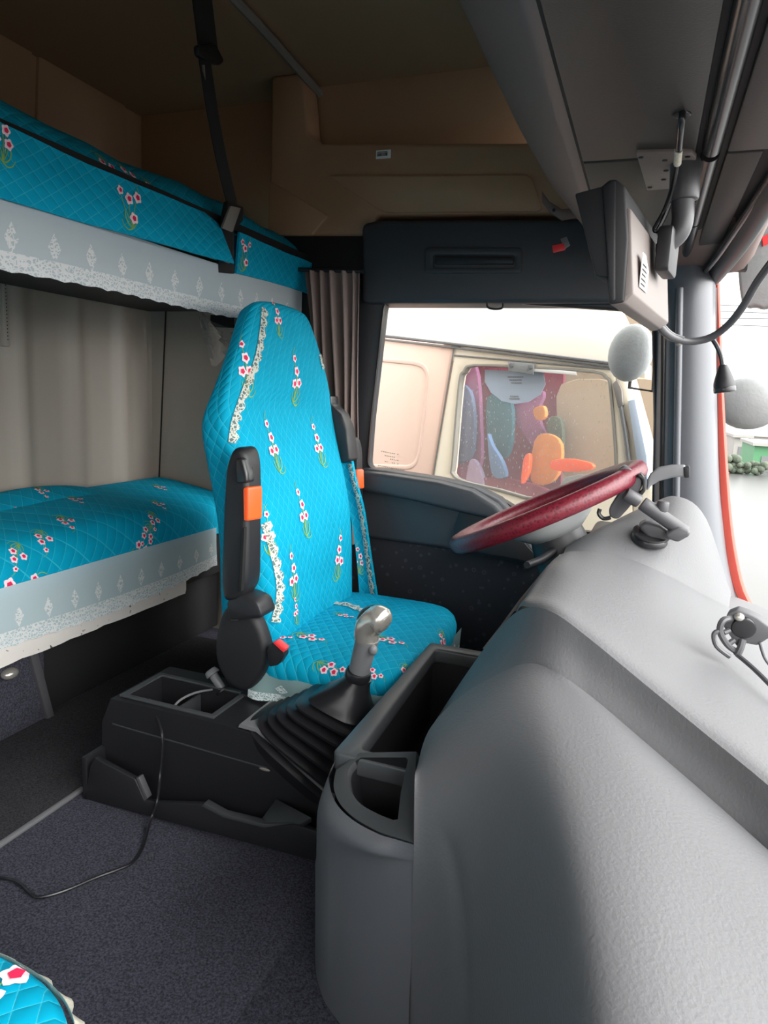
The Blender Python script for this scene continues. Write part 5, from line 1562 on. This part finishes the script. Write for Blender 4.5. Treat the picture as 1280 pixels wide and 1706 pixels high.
# what shows through the pane: maroon curtains, cloths, seat and panel
def inside(nm, pts, d, m, th=.03, bev=.004):
    mb = MB().prism(catmull([S(x, y, -d) for x, y in pts], 3, True), -tN * th); return obj(nm, mb, MT[m], nt_, bev, 3)
mb = MB().prism([S(x, y, -1.0) for x, y in [(400, 420), (1120, 480), (1150, 1050), (300, 1000)]], -tN * .02); obj('inner_wall', mb, MT['tan'], nt_)
mb = MB().prism([S(x, y, -.62) for x, y in [(560, 540), (940, 590), (932, 900), (520, 900)]], -tN * .02); obj('rear_curtain', mb, MT['maroon'], nt_)
inside('drape', [(748, 600), (790, 604), (800, 690), (796, 790), (735, 790)], .50, 'plum')
inside('drape', [(757, 648), (782, 650), (790, 700), (786, 755), (770, 770), (752, 760)], .45, 'slate')
inside('drape', [(812, 662), (850, 664), (852, 735), (838, 765), (815, 745)], .42, 'teal')
inside('drape', [(856, 655), (905, 652), (896, 690), (915, 745), (900, 760), (870, 720), (852, 690)], .46, 'plum')
inside('hanging_coat', [(812, 722), (820, 742), (836, 768), (842, 794), (822, 794), (815, 765)], .35, 'nblue')
inside('hanging_coat', [(782, 768), (795, 772), (806, 805), (800, 830), (776, 820)], .35, 'lilac')
inside('seat_cover', [(760, 805), (850, 798), (930, 826), (960, 880), (760, 880)], .36, 'maroon')
inside('cushion', [(890, 735), (912, 722), (935, 740), (930, 790), (905, 808), (884, 800)], .38, 'ochre')
inside('cushion', [(872, 765), (882, 756), (880, 786), (868, 806)], .33, 'orange')
inside('cushion', [(888, 682), (905, 676), (908, 694), (894, 700)], .33, 'ochre')
inside('rear_panel', [(935, 640), (1030, 640), (1040, 720), (1040, 800), (940, 792), (930, 720)], .5, 'tan')
inside('rear_panel', [(912, 700), (934, 698), (936, 750), (916, 752)], .44, 'leafg')
inside('dash_cloth', [(918, 768), (950, 764), (985, 772), (984, 782), (950, 786), (920, 782)], .30, 'orange')
inside('dash_box', [(942, 795), (1015, 795), (1020, 830), (940, 835)], .25, 'discgrey')
# chassis and wheels below
mb = MB().prism([S(x, y, -.05) for x, y in [(60, 1000), (1080, 1000), (1080, 1250), (60, 1200)]], -tN * .35); obj('lower_body', mb, MT['ncream'], nt_, .03)
for xx in (330, 960):
    c = S(xx, 1420, -.05); c.z = -1.30 + .5
    mb = MB().cyl(c, c - tN * .3, .5, 32); obj('wheel', mb, MT['tyre'], nt_, .03)

# ---- covered mirrors outside the windscreen
m1 = thing('wide_angle_mirror', 'round grey mirror speckled with rain, outside the windscreen below the plug', 'mirror', P(1247, 672, Y=2.35))
c = P(1247, 672, Y=2.35)
mb = MB().ellipsoid(c, (.092, .035, .078)); obj('housing', mb, MT['discgrey'], m1)
mb = MB().tube([c + Vector((.02, .01, 0)), c + Vector((.12, .02, .01)), c + Vector((.20, -.1, .05))], .010, 8); obj('bracket', mb, MT['black'], m1)
m2 = thing('front_mirror', 'grey front mirror hanging at the top corner of the windscreen', 'mirror', P(1260, 470, Y=2.2))
pts = [P(x, y, Y=2.2) for x, y in [(1226, 300), (1228, 430), (1232, 480), (1236, 505), (1246, 512), (1258, 509), (1270, 514), (1284, 510), (1300, 512), (1330, 500), (1330, 300)]]
mb = MB().prism(pts, (.01, .05, 0)); obj('housing', mb, MT['discgrey'], m2, .012, 3)
c = P(1270, 320, Y=2.22); mb = MB().tube([c, c + Vector((.06, -.1, .12)), c + Vector((.1, -.3, .2))], .012, 8); obj('bracket', mb, MT['black'], m2)
mb = MB().prism([P(x, y, Y=2.195) for x, y in [(1270, 395), (1290, 385), (1290, 402), (1272, 410)]], (0, .01, 0)); obj('red_strip', mb, MT['red'], m2)

# ---- yard beyond
def shed(nm, label, x0, x1, yb, yt, Y, m, rm, dep=4):
    a, b = P(x0, yb, Y=Y), P(x1, yb, Y=Y); t = P(x0, yt, Y=Y)
    h = thing(nm, label, 'shed', ((a.x + b.x) / 2, Y, -1.3))
    mb = MB().box((a.x, Y, -1.3), (b.x, Y + dep, t.z)); obj('wall', mb, MT[m], h)
    mb = MB().box((a.x - .1, Y - .2, t.z), (b.x + .1, Y + dep, t.z + (t.z + 1.3) * .12)); obj('roof', mb, MT[rm], h)
    mb = MB().box((a.x + (b.x - a.x) * .3, Y - .03, -1.3), (a.x + (b.x - a.x) * .6, Y, -1.3 + (t.z + 1.3) * .6)); obj('door', mb, MT['greyp'], h)
    return h


shed('green_shed', 'low shed with a green sheet front across the yard', 1254, 1300, 772, 742, 32, 'shedgreen', 'shed')
shed('white_shed', 'small white-walled shed across the yard left of the green one', 1220, 1247, 766, 728, 38, 'shed', 'shed')
shed('long_building', 'long low pale building behind the two small sheds', 1100, 1420, 756, 718, 56, 'shed', 'shed', 8)
for i, (x, y, r) in enumerate(((1216, 748, .42), (1240, 757, .30), (1228, 765, .26), (1268, 760, .32))):
    c = P(x, y, Y=30); 
    mb = MB()
    for k in range(14):
        o = Vector((random.uniform(-1, 1), random.uniform(-1, 1), random.uniform(-.8, .8))) * r * .7
        mb.ellipsoid(Vector((c.x, c.y, -1.3 + r * .9)) + o, (r * .45, r * .45, r * .4), 0, 8, 6)
    s_ = tag(obj('shrub', mb, MT['leafg']), ['bushy shrub at the left end of the yard, nearest the red bodywork', 'small shrub growing in front of the white shed', 'low dark shrub in front of the leftmost bush', 'small shrub standing in front of the green shed'][i], 'shrub', 'shrubs across the yard')
for i, (ya, yb) in enumerate(((508, 512), (519, 522), (530, 531), (541, 544))):
    pts = [P(1100, ya - 3, Y=26), P(1200, ya, Y=26), P(1290, yb, Y=26), P(1400, yb + 8, Y=26)]
    tag(obj('power_line', MB().tube(pts, .018, 6), MT['greyp']), ['topmost power line across the pale sky', 'second power line from the top across the sky', 'third power line from the top across the sky', 'lowest power line across the pale sky'][i], 'power line', 'power lines over the yard')
# ---- orange truck glimpsed beyond
ot = thing('orange_truck', 'orange truck glimpsed between the cream cab and the front pillar', 'truck', P(1080, 900, Y=9))
a = P(1068, 690, Y=9); a2 = P(1098, 690, Y=9)
mb = MB().box((a.x - 1.2, 9, -.6), (a2.x, 9.9, a.z)); obj('cab', mb, MT['orange'], ot, .08)
mb = MB().box((a.x - 1.0, 8.97, .3), (a.x + .06, 9.0, a.z - .2)); obj('side_window', mb, MT['gloss'], ot, .01)
mb = MB().cyl((a.x - .3, 8.95, -.8), (a.x - .3, 9.3, -.8), .5, 24); obj('wheel', mb, MT['tyre'], ot)

SKY_BASE, SKY_LOBE, EXPO = 2.0, 7, 0.58

# ================================================================== LIGHT
w = bpy.data.worlds.new('sky'); scene.world = w; w.use_nodes = True
nt = w.node_tree; nt.nodes.clear()
wo = nt.nodes.new('ShaderNodeOutputWorld'); bg = nt.nodes.new('ShaderNodeBackground')
tc = nt.nodes.new('ShaderNodeTexCoord')
SUN = Vector((0.86, -0.12, 0.5)).normalized()
dt = nt.nodes.new('ShaderNodeVectorMath'); dt.operation = 'DOT_PRODUCT'; dt.inputs[1].default_value = SUN
nt.links.new(tc.outputs['Generated'], dt.inputs[0])


def wm(op, a, b):
    nd = nt.nodes.new('ShaderNodeMath'); nd.operation = op
    for i, x in enumerate((a, b)):
        if isinstance(x, (int, float)): nd.inputs[i].default_value = x
        else: nt.links.new(x, nd.inputs[i])
    return nd.outputs[0]


lob = wm('POWER', wm('MAXIMUM', dt.outputs['Value'], 0.0), 3.0)
nt.links.new(wm('ADD', wm('MULTIPLY', lob, SKY_LOBE), SKY_BASE), bg.inputs['Strength'])
bg.inputs['Color'].default_value = (1.0, 0.985, 0.97, 1)
nt.links.new(bg.outputs[0], wo.inputs[0])
vs = scene.view_settings
scene.display_settings.display_device = 'sRGB'
vs.view_transform = 'Standard'; vs.look = 'None'; vs.gamma = 1.0; vs.use_curve_mapping = False
vs.exposure = EXPO
scene.cycles.max_bounces = 10; scene.cycles.diffuse_bounces = 6; scene.cycles.transparent_max_bounces = 12
